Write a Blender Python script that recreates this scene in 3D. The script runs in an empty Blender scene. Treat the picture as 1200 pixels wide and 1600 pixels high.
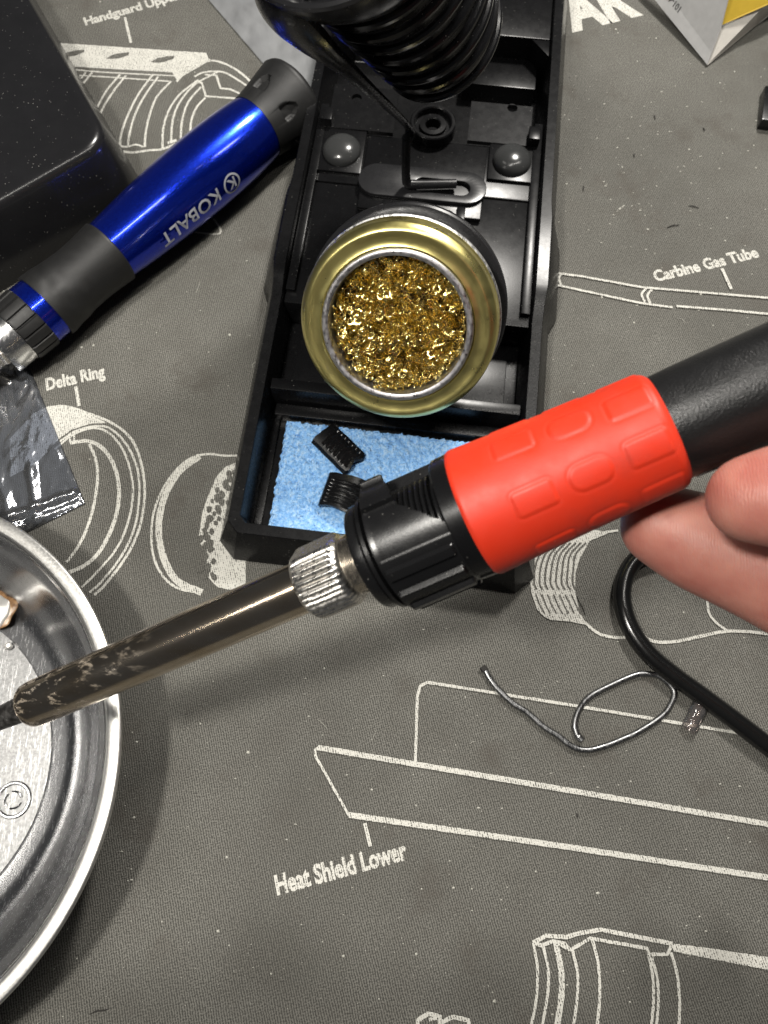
import bpy, bmesh, math, random
import numpy as np
from mathutils import Vector, Matrix, noise
random.seed(7)
rnd = random.Random(11)
SC = bpy.context.scene
COL = SC.collection
MM = 0.001
# ------------------------------------------------------------------ camera
F = 1155.56; TH = math.radians(18.7); Z0 = 240.0
sn, cs = math.sin(TH), math.cos(TH)
CAM = np.array([0.0, -Z0*sn, Z0*cs])
cam_d = bpy.data.cameras.new('camera'); cam = bpy.data.objects.new('camera', cam_d); COL.objects.link(cam)
cam.location = CAM*MM; cam.rotation_euler = (TH, 0, 0)
cam_d.sensor_fit = 'VERTICAL'; cam_d.sensor_height = 36.0; cam_d.lens = 26.0
cam_d.clip_start = 0.005; cam_d.clip_end = 20
cam_d.dof.use_dof = True; cam_d.dof.focus_distance = 0.185; cam_d.dof.aperture_fstop = 30
SC.camera = cam
# ------------------------------------------------------------------ world and lamps (night bench, lamps overhead)
w = bpy.data.worlds.new('World'); SC.world = w; w.use_nodes = True
w.node_tree.nodes['Background'].inputs[0].default_value = (0.92, 0.95, 1.0, 1)
w.node_tree.nodes['Background'].inputs[1].default_value = 0.048
def area(name, loc, target, size, power, color, shape='DISK', size_y=None):
    d = bpy.data.lights.new(name, 'AREA'); d.energy = power; d.color = color; d.shape = shape; d.size = size*MM
    if size_y: d.size_y = size_y*MM
    o = bpy.data.objects.new(name, d); COL.objects.link(o); o.location = Vector(loc)*MM
    o.rotation_euler = (Vector(target)-Vector(loc)).to_track_quat('-Z', 'Y').to_euler(); return o
def strip(name, centre, direction, length, width, power, color):
    o = area(name, centre, (centre[0], centre[1], 0), length, power, color, 'RECTANGLE', width)
    o.rotation_euler = (0, 0, math.atan2(direction[1], direction[0])); return o
strip('bench_tube_lamp', (-68, -18, 470), (.88, .47), 860, 16, 1.7, (1.0, 0.96, 0.89))
area('bench_lamp', (-150, -90, 470), (-60, -50, 0), 38, 1.8, (1.0, 0.96, 0.89))
area('ceiling_lamp', (160, 350, 470), (20, 60, 0), 58, 3.4, (1.0, 0.96, 0.9))
SC.view_settings.view_transform = 'Standard'; SC.view_settings.look = 'None'
SC.view_settings.exposure = 0.0; SC.view_settings.gamma = 1.0
SC.render.engine = 'CYCLES'
SC.cycles.max_bounces = 10; SC.cycles.glossy_bounces = 5; SC.cycles.transmission_bounces = 8; SC.cycles.transparent_max_bounces = 12
SC.cycles.caustics_reflective = False; SC.cycles.caustics_refractive = False
SC.cycles.use_denoising = True

# ------------------------------------------------------------------ measuring: where a sight line through a pixel of the photo meets a height or a depth
def ray(px, py):
    u = (px-600)/F; v = (800-py)/F
    return np.array([u, v*cs+sn, v*sn-cs])
def P(px, py, h=0.0):
    r = ray(px, py); return CAM + r*((h-CAM[2])/r[2])
def D(px, py, Z): return CAM + ray(px, py)*Z
def unit(v): v = np.array(v, float); return v/np.linalg.norm(v)

# ------------------------------------------------------------------ object helpers
ORG = {}
def thing(name, label, cat, loc, group=None):
    o = bpy.data.objects.new(name, None); COL.objects.link(o); o.empty_display_size = 0.01
    o.location = Vector(loc)*MM; ORG[o.name] = np.array(loc, float)
    o['label'] = label; o['category'] = cat
    if group: o['group'] = group
    return o
def root_org(p):
    while p is not None:
        if p.name in ORG: return ORG[p.name]
        p = p.parent
    return np.zeros(3)
def mesh(name, V, Fc, mat, parent=None, smooth=True, loc=None, edge=35, bevel=0, mats=None):
    """V in mm world coordinates"""
    V = np.array(V, float)
    if parent is None:
        org = np.array(loc if loc is not None else [V[:, 0].mean(), V[:, 1].mean(), V[:, 2].min()])
    else: org = root_org(parent)
    V = (V-org)*MM
    m = bpy.data.meshes.new(name); m.from_pydata(V.tolist(), [], [list(f) for f in Fc]); 
    if bevel:
        bm = bmesh.new(); bm.from_mesh(m)
        bmesh.ops.remove_doubles(bm, verts=bm.verts, dist=1e-7)
        es = [e for e in bm.edges if len(e.link_faces) == 2 and e.calc_face_angle(0) > 0.5]
        bmesh.ops.bevel(bm, geom=es, offset=bevel*MM, segments=2, profile=0.6, affect='EDGES', clamp_overlap=True)
        bm.to_mesh(m); bm.free()
    bm = bmesh.new(); bm.from_mesh(m); bmesh.ops.recalc_face_normals(bm, faces=bm.faces); bm.to_mesh(m); bm.free()
    o = bpy.data.objects.new(name, m); COL.objects.link(o)
    if mats:
        for q in mats: m.materials.append(q)
    else: m.materials.append(mat)
    if smooth:
        m.shade_smooth()
        try: m.set_sharp_from_angle(angle=math.radians(edge))
        except Exception: pass
    if parent is not None: o.parent = parent
    else: o.location = Vector(org)*MM; ORG[o.name] = org
    return o
def tag(o, label, cat, group=None, kind=None):
    o['label'] = label; o['category'] = cat
    if group: o['group'] = group
    if kind: o['kind'] = kind
    return o
def frame(axis, ref=(0, 0, 1)):
    a = unit(axis); r = np.array(ref, float); r = r-a*(r@a)
    if np.linalg.norm(r) < 1e-6: r = np.array([1.0, 0, 0]); r = r-a*(r@a)
    r = unit(r); return a, r, np.cross(a, r)
def grid(nu, nv, fn, closeu=False, closev=False):
    V = [fn(i, j) for i in range(nu) for j in range(nv)]; Fc = []
    for i in range(nu if closeu else nu-1):
        for j in range(nv if closev else nv-1):
            a = i*nv+j; b = ((i+1) % nu)*nv+j; c = ((i+1) % nu)*nv+(j+1) % nv; d = i*nv+(j+1) % nv
            Fc.append((a, b, c, d))
    return V, Fc
def lathe(prof, org, axis, ref=(0, 0, 1), seg=64, rf=None, cap0=False, cap1=False):
    a, r, b = frame(axis, ref); org = np.array(org, float)
    def fn(i, j):
        t, R = prof[i]; ang = 2*math.pi*j/seg
        if rf: R = rf(i, t, R, ang)
        return org + a*t + (r*math.cos(ang)+b*math.sin(ang))*R
    V, Fc = grid(len(prof), seg, fn, closev=True)
    if cap0: V.append(org+a*prof[0][0]); k = len(V)-1; Fc += [(k, (j+1) % seg, j) for j in range(seg)]
    if cap1:
        V.append(org+a*prof[-1][0]); k = len(V)-1; o = (len(prof)-1)*seg
        Fc += [(k, o+j, o+(j+1) % seg) for j in range(seg)]
    return V, Fc
def join(*parts):
    V = []; Fc = []
    for v, f in parts:
        n = len(V); V += [np.array(x) for x in v]; Fc += [tuple(k+n for k in q) for q in f]
    return V, Fc
def catmull(pts, n=8, closed=False):
    pts = [np.array(p, float) for p in pts]; out = []; N = len(pts)
    for i in range(N if closed else N-1):
        p0 = pts[(i-1) % N] if (closed or i > 0) else 2*pts[0]-pts[1]
        p1 = pts[i]; p2 = pts[(i+1) % N]
        p3 = pts[(i+2) % N] if (closed or i < N-2) else 2*pts[-1]-pts[-2]
        for k in range(n):
            t = k/n
            out.append(0.5*((2*p1)+(-p0+p2)*t+(2*p0-5*p1+4*p2-p3)*t*t+(-p0+3*p1-3*p2+p3)*t**3))
    if not closed: out.append(pts[-1])
    return out
def tube(path, r, seg=10, flat=1.0, ref=(0, 0, 1), caps=True):
    path = [np.array(p, float) for p in path]; n = len(path); V = []; Fc = []; nrm = np.array(ref, float)
    for i, p in enumerate(path):
        t = unit(path[min(i+1, n-1)]-path[max(i-1, 0)])
        nrm = nrm - t*(nrm@t)
        if np.linalg.norm(nrm) < 1e-5: nrm = np.array([1, 0.3, 0]); nrm = nrm-t*(nrm@t)
        nrm = unit(nrm); b = np.cross(t, nrm)
        R = r(i/(n-1)) if callable(r) else r
        for j in range(seg):
            a = 2*math.pi*j/seg; V.append(p+nrm*math.cos(a)*R*flat+b*math.sin(a)*R)
    for i in range(n-1):
        for j in range(seg):
            Fc.append((i*seg+j, i*seg+(j+1) % seg, (i+1)*seg+(j+1) % seg, (i+1)*seg+j))
    if caps:
        Fc.append(tuple(range(seg-1, -1, -1))); Fc.append(tuple((n-1)*seg+j for j in range(seg)))
    return V, Fc
def prism(poly, z0, z1, top=None):
    n = len(poly); top = top or poly
    V = [np.array([x, y, z0]) for x, y in poly]+[np.array([x, y, z1]) for x, y in top]
    Fc = [tuple(range(n-1, -1, -1)), tuple(range(n, 2*n))]+[(i, (i+1) % n, n+(i+1) % n, n+i) for i in range(n)]
    return V, Fc
def box(x0, x1, y0, y1, z0, z1): return prism([(x0, y0), (x1, y0), (x1, y1), (x0, y1)], z0, z1)
def xf(part, fn): return [np.array(fn(v)) for v in part[0]], part[1]
def sstep(a, b, x):
    t = min(1, max(0, (x-a)/(b-a))); return t*t*(3-2*t)
def nz(x, y, z=0.0): return noise.noise(Vector((x, y, z)))

# ------------------------------------------------------------------ materials
class NT:
    def __init__(s, name):
        s.m = bpy.data.materials.new(name); s.m.use_nodes = True; s.t = s.m.node_tree; s.n = s.t.nodes; s.l = s.t.links
        s.b = s.n['Principled BSDF']; tc = s.n.new('ShaderNodeTexCoord'); v = s.n.new('ShaderNodeVectorMath'); v.operation = 'SCALE'
        v.inputs['Scale'].default_value = 1000; s.l.new(tc.outputs['Object'], v.inputs[0]); s.co = v.outputs[0]
    def map(s, rot=(0, 0, 0), scale=(1, 1, 1), src=None):
        m = s.n.new('ShaderNodeMapping'); m.inputs['Rotation'].default_value = rot; m.inputs['Scale'].default_value = scale
        s.l.new(src or s.co, m.inputs['Vector']); return m.outputs[0]
    def noise(s, scale, detail=3, rough=.55, src=None):
        x = s.n.new('ShaderNodeTexNoise'); x.inputs['Scale'].default_value = scale; x.inputs['Detail'].default_value = detail
        x.inputs['Roughness'].default_value = rough; s.l.new(src or s.co, x.inputs['Vector']); return x.outputs['Fac']
    def voro(s, scale, feat='F1', src=None, out='Distance'):
        x = s.n.new('ShaderNodeTexVoronoi'); x.feature = feat; x.inputs['Scale'].default_value = scale
        s.l.new(src or s.co, x.inputs['Vector']); return x.outputs[out]
    def wave(s, scale, src=None, dist=0, prof='SIN', dscale=1.0, d='X'):
        x = s.n.new('ShaderNodeTexWave'); x.inputs['Scale'].default_value = scale; x.inputs['Distortion'].default_value = dist
        x.bands_direction = d; x.inputs['Detail Scale'].default_value = dscale; x.wave_profile = prof; s.l.new(src or s.co, x.inputs['Vector']); return x.outputs['Fac']
    def ramp(s, src, stops):
        r = s.n.new('ShaderNodeValToRGB'); s.l.new(src, r.inputs[0]); e = r.color_ramp.elements
        while len(e) < len(stops): e.new(0.5)
        for k, (p, c) in enumerate(stops):
            e[k].position = p; e[k].color = (c, c, c, 1) if not hasattr(c, '__len__') else (*c, 1)
        return r.outputs['Color']
    def mix(s, fac, a, b, mode='MIX'):
        x = s.n.new('ShaderNodeMix'); x.data_type = 'RGBA'; x.blend_type = mode
        for k, v in ((0, fac), (6, a), (7, b)):
            if hasattr(v, 'is_output'): s.l.new(v, x.inputs[k])
            elif hasattr(v, '__len__'): x.inputs[k].default_value = (*v, 1)
            else: x.inputs[k].default_value = v
        return x.outputs[2]
    def math(s, op, a, b=0.0, c=None):
        x = s.n.new('ShaderNodeMath'); x.operation = op
        for k, v in enumerate((a, b) if c is None else (a, b, c)):
            if hasattr(v, 'is_output'): s.l.new(v, x.inputs[k])
            else: x.inputs[k].default_value = v
        return x.outputs[0]
    def bump(s, h, dist, strength=1.0):
        x = s.n.new('ShaderNodeBump'); x.inputs['Distance'].default_value = dist*MM; x.inputs['Strength'].default_value = strength
        s.l.new(h, x.inputs['Height'])
        prev = getattr(s, 'nrm', None)
        if prev is not None: s.l.new(prev, x.inputs['Normal'])
        s.nrm = x.outputs[0]; s.l.new(s.nrm, s.b.inputs['Normal']); return s
    def set(s, **k):
        for a, v in k.items():
            i = s.b.inputs[{'col': 'Base Color', 'rough': 'Roughness', 'metal': 'Metallic', 'spec': 'Specular IOR Level', 'coat': 'Coat Weight', 'coatr': 'Coat Roughness',
                            'sss': 'Subsurface Weight', 'trans': 'Transmission Weight', 'ior': 'IOR', 'alpha': 'Alpha', 'aniso': 'Anisotropic'}[a]]
            if hasattr(v, 'is_output'): s.l.new(v, i)
            elif hasattr(v, '__len__'): i.default_value = (*v, 1)
            else: i.default_value = v
        return s

def mat_cloth(name, printed=False):
    t = NT(name)
    a = t.map((0, 0, math.radians(-15.0)))
    ribs = t.wave(0.47, a, 2.6, dscale=0.45, d='X'); cross = t.wave(0.45, a, 3.5, dscale=0.8, d='Y')
    big = t.noise(0.012, 4); med = t.noise(0.09, 4); fine = t.noise(2.3, 2)
    weave = t.math('ADD', t.math('MULTIPLY', ribs, 0.78), t.math('MULTIPLY', cross, 0.22))
    wv = t.math('ADD', weave, t.math('MULTIPLY', t.math('SUBTRACT', fine, 0.5), 2.8))
    base = t.ramp(big, [(0.3, (0.135, 0.131, 0.117)), (0.7, (0.225, 0.219, 0.197))])
    base = t.mix(t.ramp(med, [(0.35, 0.35), (0.6, 0.0)]), base, (0.13, 0.122, 0.107))
    base = t.mix(t.ramp(wv, [(0.15, 1.0), (0.85, 0.0)]), base, (0.055, 0.054, 0.048))
    st = t.noise(0.035, 5, .65)
    base = t.mix(t.ramp(st, [(0.57, 0.0), (0.72, 0.65)]), base, (0.075, 0.066, 0.056))
    spk = t.voro(0.55, 'F1'); sn_ = t.noise(0.25, 2)
    dust = t.math('MULTIPLY', t.ramp(spk, [(0.05, 1.0), (0.10, 0.0)]), t.ramp(sn_, [(0.5, 0.0), (0.62, 1.0)]))
    base = t.mix(t.math('MULTIPLY', dust, 0.8), base, (0.42, 0.41, 0.37))
    if printed:
        grit = t.noise(1.5, 3, .7); worn = t.noise(0.16, 3)
        g = t.math('ADD', grit, t.math('MULTIPLY', t.math('SUBTRACT', weave, 0.5), 0.35))
        g = t.math('ADD', g, t.math('MULTIPLY', t.math('SUBTRACT', worn, 0.5), 0.25))
        base = t.mix(t.ramp(g, [(0.29, 0.0), (0.43, 1.0)]), base, (0.60, 0.59, 0.54))
    t.set(col=base, rough=0.88, spec=0.25); t.bump(wv, 0.12, 0.8)
    return t.m
M = {}
M['mat'] = mat_cloth('woven_mat'); M['print'] = mat_cloth('mat_print', True)

def plastic(name, col, rough, bumpd=0.02, dust=0.0, scr=0.0, nscale=1.5, spec=.5):
    t = NT(name); n1 = t.noise(nscale, 4); n2 = t.noise(0.12, 4)
    c = t.mix(t.ramp(n2, [(0.35, 0.0), (0.7, 0.35)]), col, tuple(min(1, x*1.3+0.002) for x in col))
    if dust:
        d = t.voro(0.8); m_ = t.noise(0.3, 3)
        f = t.math('MULTIPLY', t.ramp(d, [(0.05, 1.0), (0.12, 0.0)]), t.ramp(m_, [(0.5, 0.0), (0.6, dust)]))
        c = t.mix(f, c, (0.4, 0.39, 0.36))
    r = t.ramp(t.noise(0.35, 5, .65), [(0.3, rough*0.9), (0.75, min(1, rough*1.15))])
    if scr:
        s1 = t.wave(0.05, t.map((0, 0, 0.5), (1, 0.15, 1)), 22, dscale=3.0); sm = t.ramp(s1, [(0.0, 1.0), (0.035, 0.0)])
        c = t.mix(t.math('MULTIPLY', sm, scr), c, (0.12, 0.12, 0.11))
    t.set(col=c, rough=r, spec=spec); t.bump(n1, bumpd, 0.6); return t.m
M['black'] = plastic('black_moulded_plastic', (0.004, 0.004, 0.0044), 0.27, 0.008, dust=0.45, spec=.25)
M['blackmatt'] = plastic('black_matt_plastic', (0.005, 0.005, 0.0054), 0.27, 0.025, nscale=3, spec=.45, dust=.3)
M['blackgloss'] = plastic('black_gloss_plastic', (0.010, 0.010, 0.011), 0.22, 0.006, dust=0.9, nscale=.8)
M['rubber'] = plastic('black_rubber', (0.008, 0.008, 0.008), 0.5, 0.05, nscale=1.2)
M['cable'] = plastic('cable_jacket', (0.005, 0.005, 0.005), 0.2, 0.01)
M['dome'] = plastic('rubber_bumper', (0.035, 0.036, 0.036), 0.20, 0.02, dust=0.5)
M['blacksteel'] = plastic('black_painted_steel', (0.013, 0.013, 0.014), 0.28, 0.01)
M['coat'] = plastic('handle_coating', (0.006, 0.006, 0.0063), 0.33, 0.14, nscale=2.6, spec=.4)

def metal(name, col, rough, col2=None, scratch=0.3, bumpd=0.01, aniso=0.0, nscale=0.3):
    t = NT(name); n1 = t.noise(nscale, 5, .6)
    c = t.mix(t.ramp(n1, [(0.35, 0.0), (0.7, 1.0)]), col, col2 or tuple(x*0.85 for x in col))
    sc = t.noise(1.2, 4, .7, t.map((0.3, 0.2, 0.9), (1, 0.08, 1)))
    r = t.ramp(sc, [(0.35, max(0.03, rough*0.6)), (0.7, min(1, rough*(1+2*scratch)))])
    t.set(col=c, metal=1.0, rough=r, aniso=aniso); t.bump(sc, bumpd, 0.5); return t.m
M['nickel'] = metal('nickel_plate', (0.76, 0.72, 0.66), 0.20)
M['knurl'] = metal('knurled_nickel', (0.80, 0.77, 0.72), 0.34, (0.76, 0.73, 0.68), scratch=.08, bumpd=.001)
M['silver'] = metal('satin_aluminium', (0.72, 0.72, 0.72), 0.27, (0.68, 0.68, 0.68), scratch=.06, bumpd=.001)
M['tinside'] = metal('bright_tin', (0.68, 0.68, 0.68), 0.36)
t = NT('gold_lacquered_lid'); nn = t.noise(0.06, 3)
t.set(col=t.mix(nn, (0.86, 0.76, 0.30), (0.76, 0.66, 0.25)), metal=1.0, rough=t.ramp(t.noise(0.25, 4), [(0.35, 0.27), (0.7, 0.36)])); M['gold'] = t.m
M['ring'] = metal('brushed_tin_edge', (0.50, 0.49, 0.50), 0.42, bumpd=0.02)
M['solder'] = metal('solder_alloy', (0.27, 0.275, 0.275), 0.36, (0.19, 0.19, 0.195), nscale=1.0, bumpd=.02)
M['brass'] = metal('brass_shavings', (0.96, 0.83, 0.38), 0.14, (0.92, 0.74, 0.27), nscale=.8)
# heat-tinted barrel with burnt flux
t = NT('heat_tinted_barrel'); n1 = t.noise(0.16, 4, .6, t.map((0, 0, 0.32), (0.5, 1.4, 1))); n2 = t.noise(0.5, 5, .7, t.map((0, 0, 0.32), (0.4, 1.2, 1)))
c = t.mix(t.ramp(n1, [(0.35, 0.0), (0.7, 1.0)]), (0.68, 0.60, 0.50), (0.55, 0.45, 0.33))
gx = t.n.new('ShaderNodeSeparateXYZ'); t.l.new(t.co, gx.inputs[0])
near = t.ramp(t.math('MULTIPLY_ADD', gx.outputs[0], 1/60.0, 85/60.0), [(0.20, 1.0), (0.65, 0.0)])
crud = t.math('MULTIPLY', t.ramp(n2, [(0.55, 0.0), (0.68, 0.9)]), near)
c = t.mix(crud, c, (0.05, 0.04, 0.03))
ash = t.math('MULTIPLY', t.ramp(t.noise(0.9, 4, .7), [(0.60, 0.0), (0.78, 0.3)]), crud)
c = t.mix(ash, c, (0.45, 0.43, 0.40))
mt = t.math('SUBTRACT', 1.0, crud)
t.set(col=c, metal=mt, rough=t.ramp(crud, [(0, 0.17), (1, 0.55)])); t.bump(crud, 0.08, 0.6); M['barrel'] = t.m
t = NT('burnt_tip'); n = t.noise(0.6, 4, .7)
t.set(col=t.ramp(n, [(0.4, (0.03, 0.028, 0.026)), (0.62, (0.13, 0.125, 0.12)), (0.7, (0.4, 0.4, 0.39))]), metal=0.7, rough=0.38); t.bump(n, 0.25, 0.7); M['tip'] = t.m
# dish
t = NT('worn_stainless_dish'); scr = t.noise(1.8, 3, .75, t.map((0, 0, 0.25), (1, 0.10, 1))); sc2 = t.noise(1.6, 3, .75, t.map((0, 0, 1.25), (1, 0.10, 1)))
sm = t.math('MAXIMUM', t.ramp(scr, [(0.56, 0.0), (0.70, 1.0)]), t.ramp(sc2, [(0.58, 0.0), (0.72, 1.0)]))
spl = t.voro(0.35); spn = t.noise(0.15, 3)
spot = t.math('MULTIPLY', t.ramp(spl, [(0.05, 1.0), (0.10, 0.0)]), t.ramp(spn, [(0.48, 0.0), (0.56, 1.0)]))
t.set(col=t.mix(spot, t.ramp(t.noise(0.05, 4), [(0.3, (0.40, 0.40, 0.41)), (0.7, (0.52, 0.52, 0.52))]), (0.75, 0.74, 0.72)), metal=1.0, rough=t.ramp(sm, [(0, 0.22), (1, 0.33)]))
t.bump(t.noise(0.05, 2), 0.25, 0.25); M['dish'] = t.m
t = NT('satin_steel_rim'); nn = t.noise(1.5, 4, .6)
t.set(col=t.ramp(nn, [(0.3, (0.66, 0.65, 0.62)), (0.7, (0.78, 0.77, 0.74))]), metal=1.0, rough=t.ramp(nn, [(0.3, 0.33), (0.7, 0.42)])); M['rim'] = t.m
t = NT('scoured_dish_floor'); a_ = t.noise(2.0, 3, .8, t.map((0, 0, 0.2), (1, 0.05, 1))); b2 = t.noise(1.6, 3, .8, t.map((0, 0, 1.5), (1, 0.06, 1))); c2_ = t.noise(1.8, 3, .8, t.map((0, 0, 2.3), (1, 0.05, 1)))
sm = t.math('MAXIMUM', t.math('MAXIMUM', t.ramp(a_, [(0.60, 0.0), (0.66, 1.0)]), t.ramp(b2, [(0.60, 0.0), (0.66, 1.0)])), t.ramp(c2_, [(0.61, 0.0), (0.67, 1.0)]))
pit = t.noise(1.1, 4, .7)
t.set(col=t.mix(sm, t.ramp(pit, [(0.4, (0.22, 0.22, 0.22)), (0.65, (0.33, 0.33, 0.325))]), (0.50, 0.50, 0.50)), metal=1.0, rough=t.mix(sm, (0.50, 0.50, 0.50), (0.36, 0.36, 0.36)))
t.bump(sm, 0.02, 0.6); t.bump(pit, 0.05, 0.5); M['floor'] = t.m
# silicone grip
t = NT('red_silicone'); n = t.noise(3.0, 3); d = t.voro(0.7); dn = t.noise(0.4, 3)
c = t.mix(t.math('MULTIPLY', t.ramp(d, [(0.03, 1.0), (0.07, 0.0)]), t.ramp(dn, [(0.57, 0.0), (0.63, 0.8)])), (0.53, 0.027, 0.008), (0.9, 0.45, 0.3))
c = t.mix(t.ramp(t.noise(0.10, 5, .65), [(0.5, 0.0), (0.78, 0.5)]), c, (0.30, 0.024, 0.012))
c = t.mix(t.ramp(t.noise(0.7, 5, .8), [(0.66, 0.0), (0.72, 0.35)]), c, (0.16, 0.05, 0.03))
t.set(col=c, rough=t.ramp(t.noise(0.2, 4), [(0.3, 0.42), (0.7, 0.58)]), sss=0.10, spec=.4); t.b.inputs['Subsurface Radius'].default_value = (1, 0.15, 0.05); t.b.inputs['Subsurface Scale'].default_value = 0.001
t.bump(n, 0.015, 0.5); M['red'] = t.m
# blue anodised
t = NT('blue_metallic_lacquer'); f = t.voro(5.0, out='Color'); sp = t.n.new('ShaderNodeSeparateColor'); t.l.new(f, sp.inputs[0])
t.set(col=t.mix(sp.outputs[0], (0.004, 0.018, 0.42), (0.010, 0.05, 0.72)), metal=0.92, rough=t.ramp(sp.outputs[1], [(0, 0.15), (1, 0.26)]), coat=0.8, coatr=0.08)
t.bump(sp.outputs[2], 0.01, 0.35); M['blue'] = t.m
t = NT('grey_marking_ink'); t.set(col=t.mix(t.noise(1.5, 3), (0.30, 0.31, 0.36), (0.42, 0.43, 0.46)), rough=0.5); M['ink'] = t.m
t = NT('black_ink'); t.set(col=t.mix(t.noise(2, 3), (0.03, 0.03, 0.03), (0.07, 0.07, 0.07)), rough=0.7); M['blackink'] = t.m
# sponge
t = NT('blue_cellulose_sponge'); v = t.voro(0.75, 'DISTANCE_TO_EDGE', t.map(src=t.co)); n = t.noise(0.9, 5, .7); n3 = t.noise(0.12, 3)
c = t.ramp(n, [(0.3, (0.13, 0.31, 0.66)), (0.48, (0.24, 0.48, 0.82)), (0.7, (0.52, 0.72, 0.92))])
c = t.mix(t.ramp(n3, [(0.6, 0.0), (0.75, 0.35)]), c, (0.08, 0.20, 0.45))
t.set(col=c, rough=0.8, sss=0.0, spec=.35); t.bump(n, 0.7, 1.0); t.bump(v, 0.4, 0.8); M['sponge'] = t.m
# skin
t = NT('skin'); n = t.noise(0.12, 4); wr = t.wave(0.75, t.map((0.4, 0.3, 0.2)), 7.0, dscale=0.5); pr = t.voro(1.6)
c = t.ramp(n, [(0.3, (0.34, 0.115, 0.09)), (0.7, (0.43, 0.19, 0.145))])
t.set(col=c, rough=0.47, sss=0.35, spec=.4); t.b.inputs['Subsurface Radius'].default_value = (1.0, 0.35, 0.2); t.b.inputs['Subsurface Scale'].default_value = 0.0025
t.bump(wr, 0.05, 0.5); t.bump(pr, 0.05, 0.4); t.bump(n, 0.4, 0.2); M['skin'] = t.m
t = NT('fingernail'); t.set(col=(0.62, 0.36, 0.30), rough=0.3); M['nail'] = t.m
# films
def film(name, tint, alpha, rough, gloss, bumpd):
    t = NT(name); n = t.noise(0.13, 4, .55, t.map((0, 0, 0.9), (1, 0.45, 1)))
    t.n.remove(t.b); out = t.n['Material Output']
    tr = t.n.new('ShaderNodeBsdfTransparent'); tr.inputs[0].default_value = (*tint, 1)
    df = t.n.new('ShaderNodeBsdfDiffuse'); df.inputs[0].default_value = (0.42, 0.43, 0.44, 1)
    gl = t.n.new('ShaderNodeBsdfGlossy'); gl.inputs['Roughness'].default_value = rough
    bp = t.n.new('ShaderNodeBump'); bp.inputs['Distance'].default_value = bumpd*MM; bp.inputs['Strength'].default_value = 0.8; t.l.new(n, bp.inputs['Height']); t.l.new(bp.outputs[0], gl.inputs['Normal'])
    m1 = t.n.new('ShaderNodeMixShader'); t.l.new(t.math('MULTIPLY', t.ramp(n, [(0.3, 0.6), (0.75, 1.0)]), alpha), m1.inputs[0]); t.l.new(tr.outputs[0], m1.inputs[1]); t.l.new(df.outputs[0], m1.inputs[2])
    lw = t.n.new('ShaderNodeLayerWeight'); lw.inputs[0].default_value = 0.35; t.l.new(bp.outputs[0], lw.inputs['Normal'])
    m2 = t.n.new('ShaderNodeMixShader'); t.l.new(t.math('MULTIPLY_ADD', lw.outputs['Fresnel'], gloss, gloss*0.25), m2.inputs[0]); t.l.new(m1.outputs[0], m2.inputs[1]); t.l.new(gl.outputs[0], m2.inputs[2])
    t.l.new(m2.outputs[0], out.inputs['Surface']); return t.m
M['film'] = film('clear_bag_film', (0.90, 0.93, 1.0), 0.11, 0.12, 0.8, 0.9)
M['greyfilm'] = film('frosted_bag_film', (0.75, 0.75, 0.76), 0.55, 0.28, 0.35, 1.2)
M['tubefilm'] = film('clear_tubing', (0.92, 0.85, 0.82), 0.12, 0.08, 0.7, 0.3)
def paper(name, c):
    t = NT(name); n = t.noise(0.4, 4); t.set(col=t.mix(t.ramp(n, [(0.3, 0.0), (0.8, 1.0)]), c, tuple(x*0.88 for x in c)), rough=0.6); t.bump(t.noise(0.05, 3), 0.4, 0.3); return t.m
M['paper'] = paper('coated_card', (0.58, 0.58, 0.58)); M['white'] = paper('white_card', (0.78, 0.75, 0.69)); M['yellow'] = paper('yellow_print', (0.40, 0.27, 0.02))
t = NT('dried_flux_residue'); n = t.noise(0.35, 4, .6)
t.set(col=t.ramp(n, [(0.3, (0.08, 0.035, 0.012)), (0.5, (0.30, 0.17, 0.08)), (0.7, (0.55, 0.42, 0.28))]), rough=0.3); t.bump(n, 0.3, 0.6); M['flux'] = t.m
t = NT('bead_of_solder'); t.set(col=t.mix(t.noise(.5, 3), (0.86, 0.85, 0.82), (0.7, 0.68, 0.64)), metal=.6, rough=0.3); M['blob'] = t.m
M['lint'] = paper('pale_lint', (0.55, 0.54, 0.48)); t = NT('dark_fibre'); t.set(col=(0.02, 0.018, 0.016), rough=0.7); M['darkfibre'] = t.m
t = NT('wool_shadow_core'); t.set(col=t.mix(t.noise(1.2, 3), (0.03, 0.018, 0.006), (0.10, 0.06, 0.02)), rough=0.5, metal=0.6); M['core'] = t.m

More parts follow.
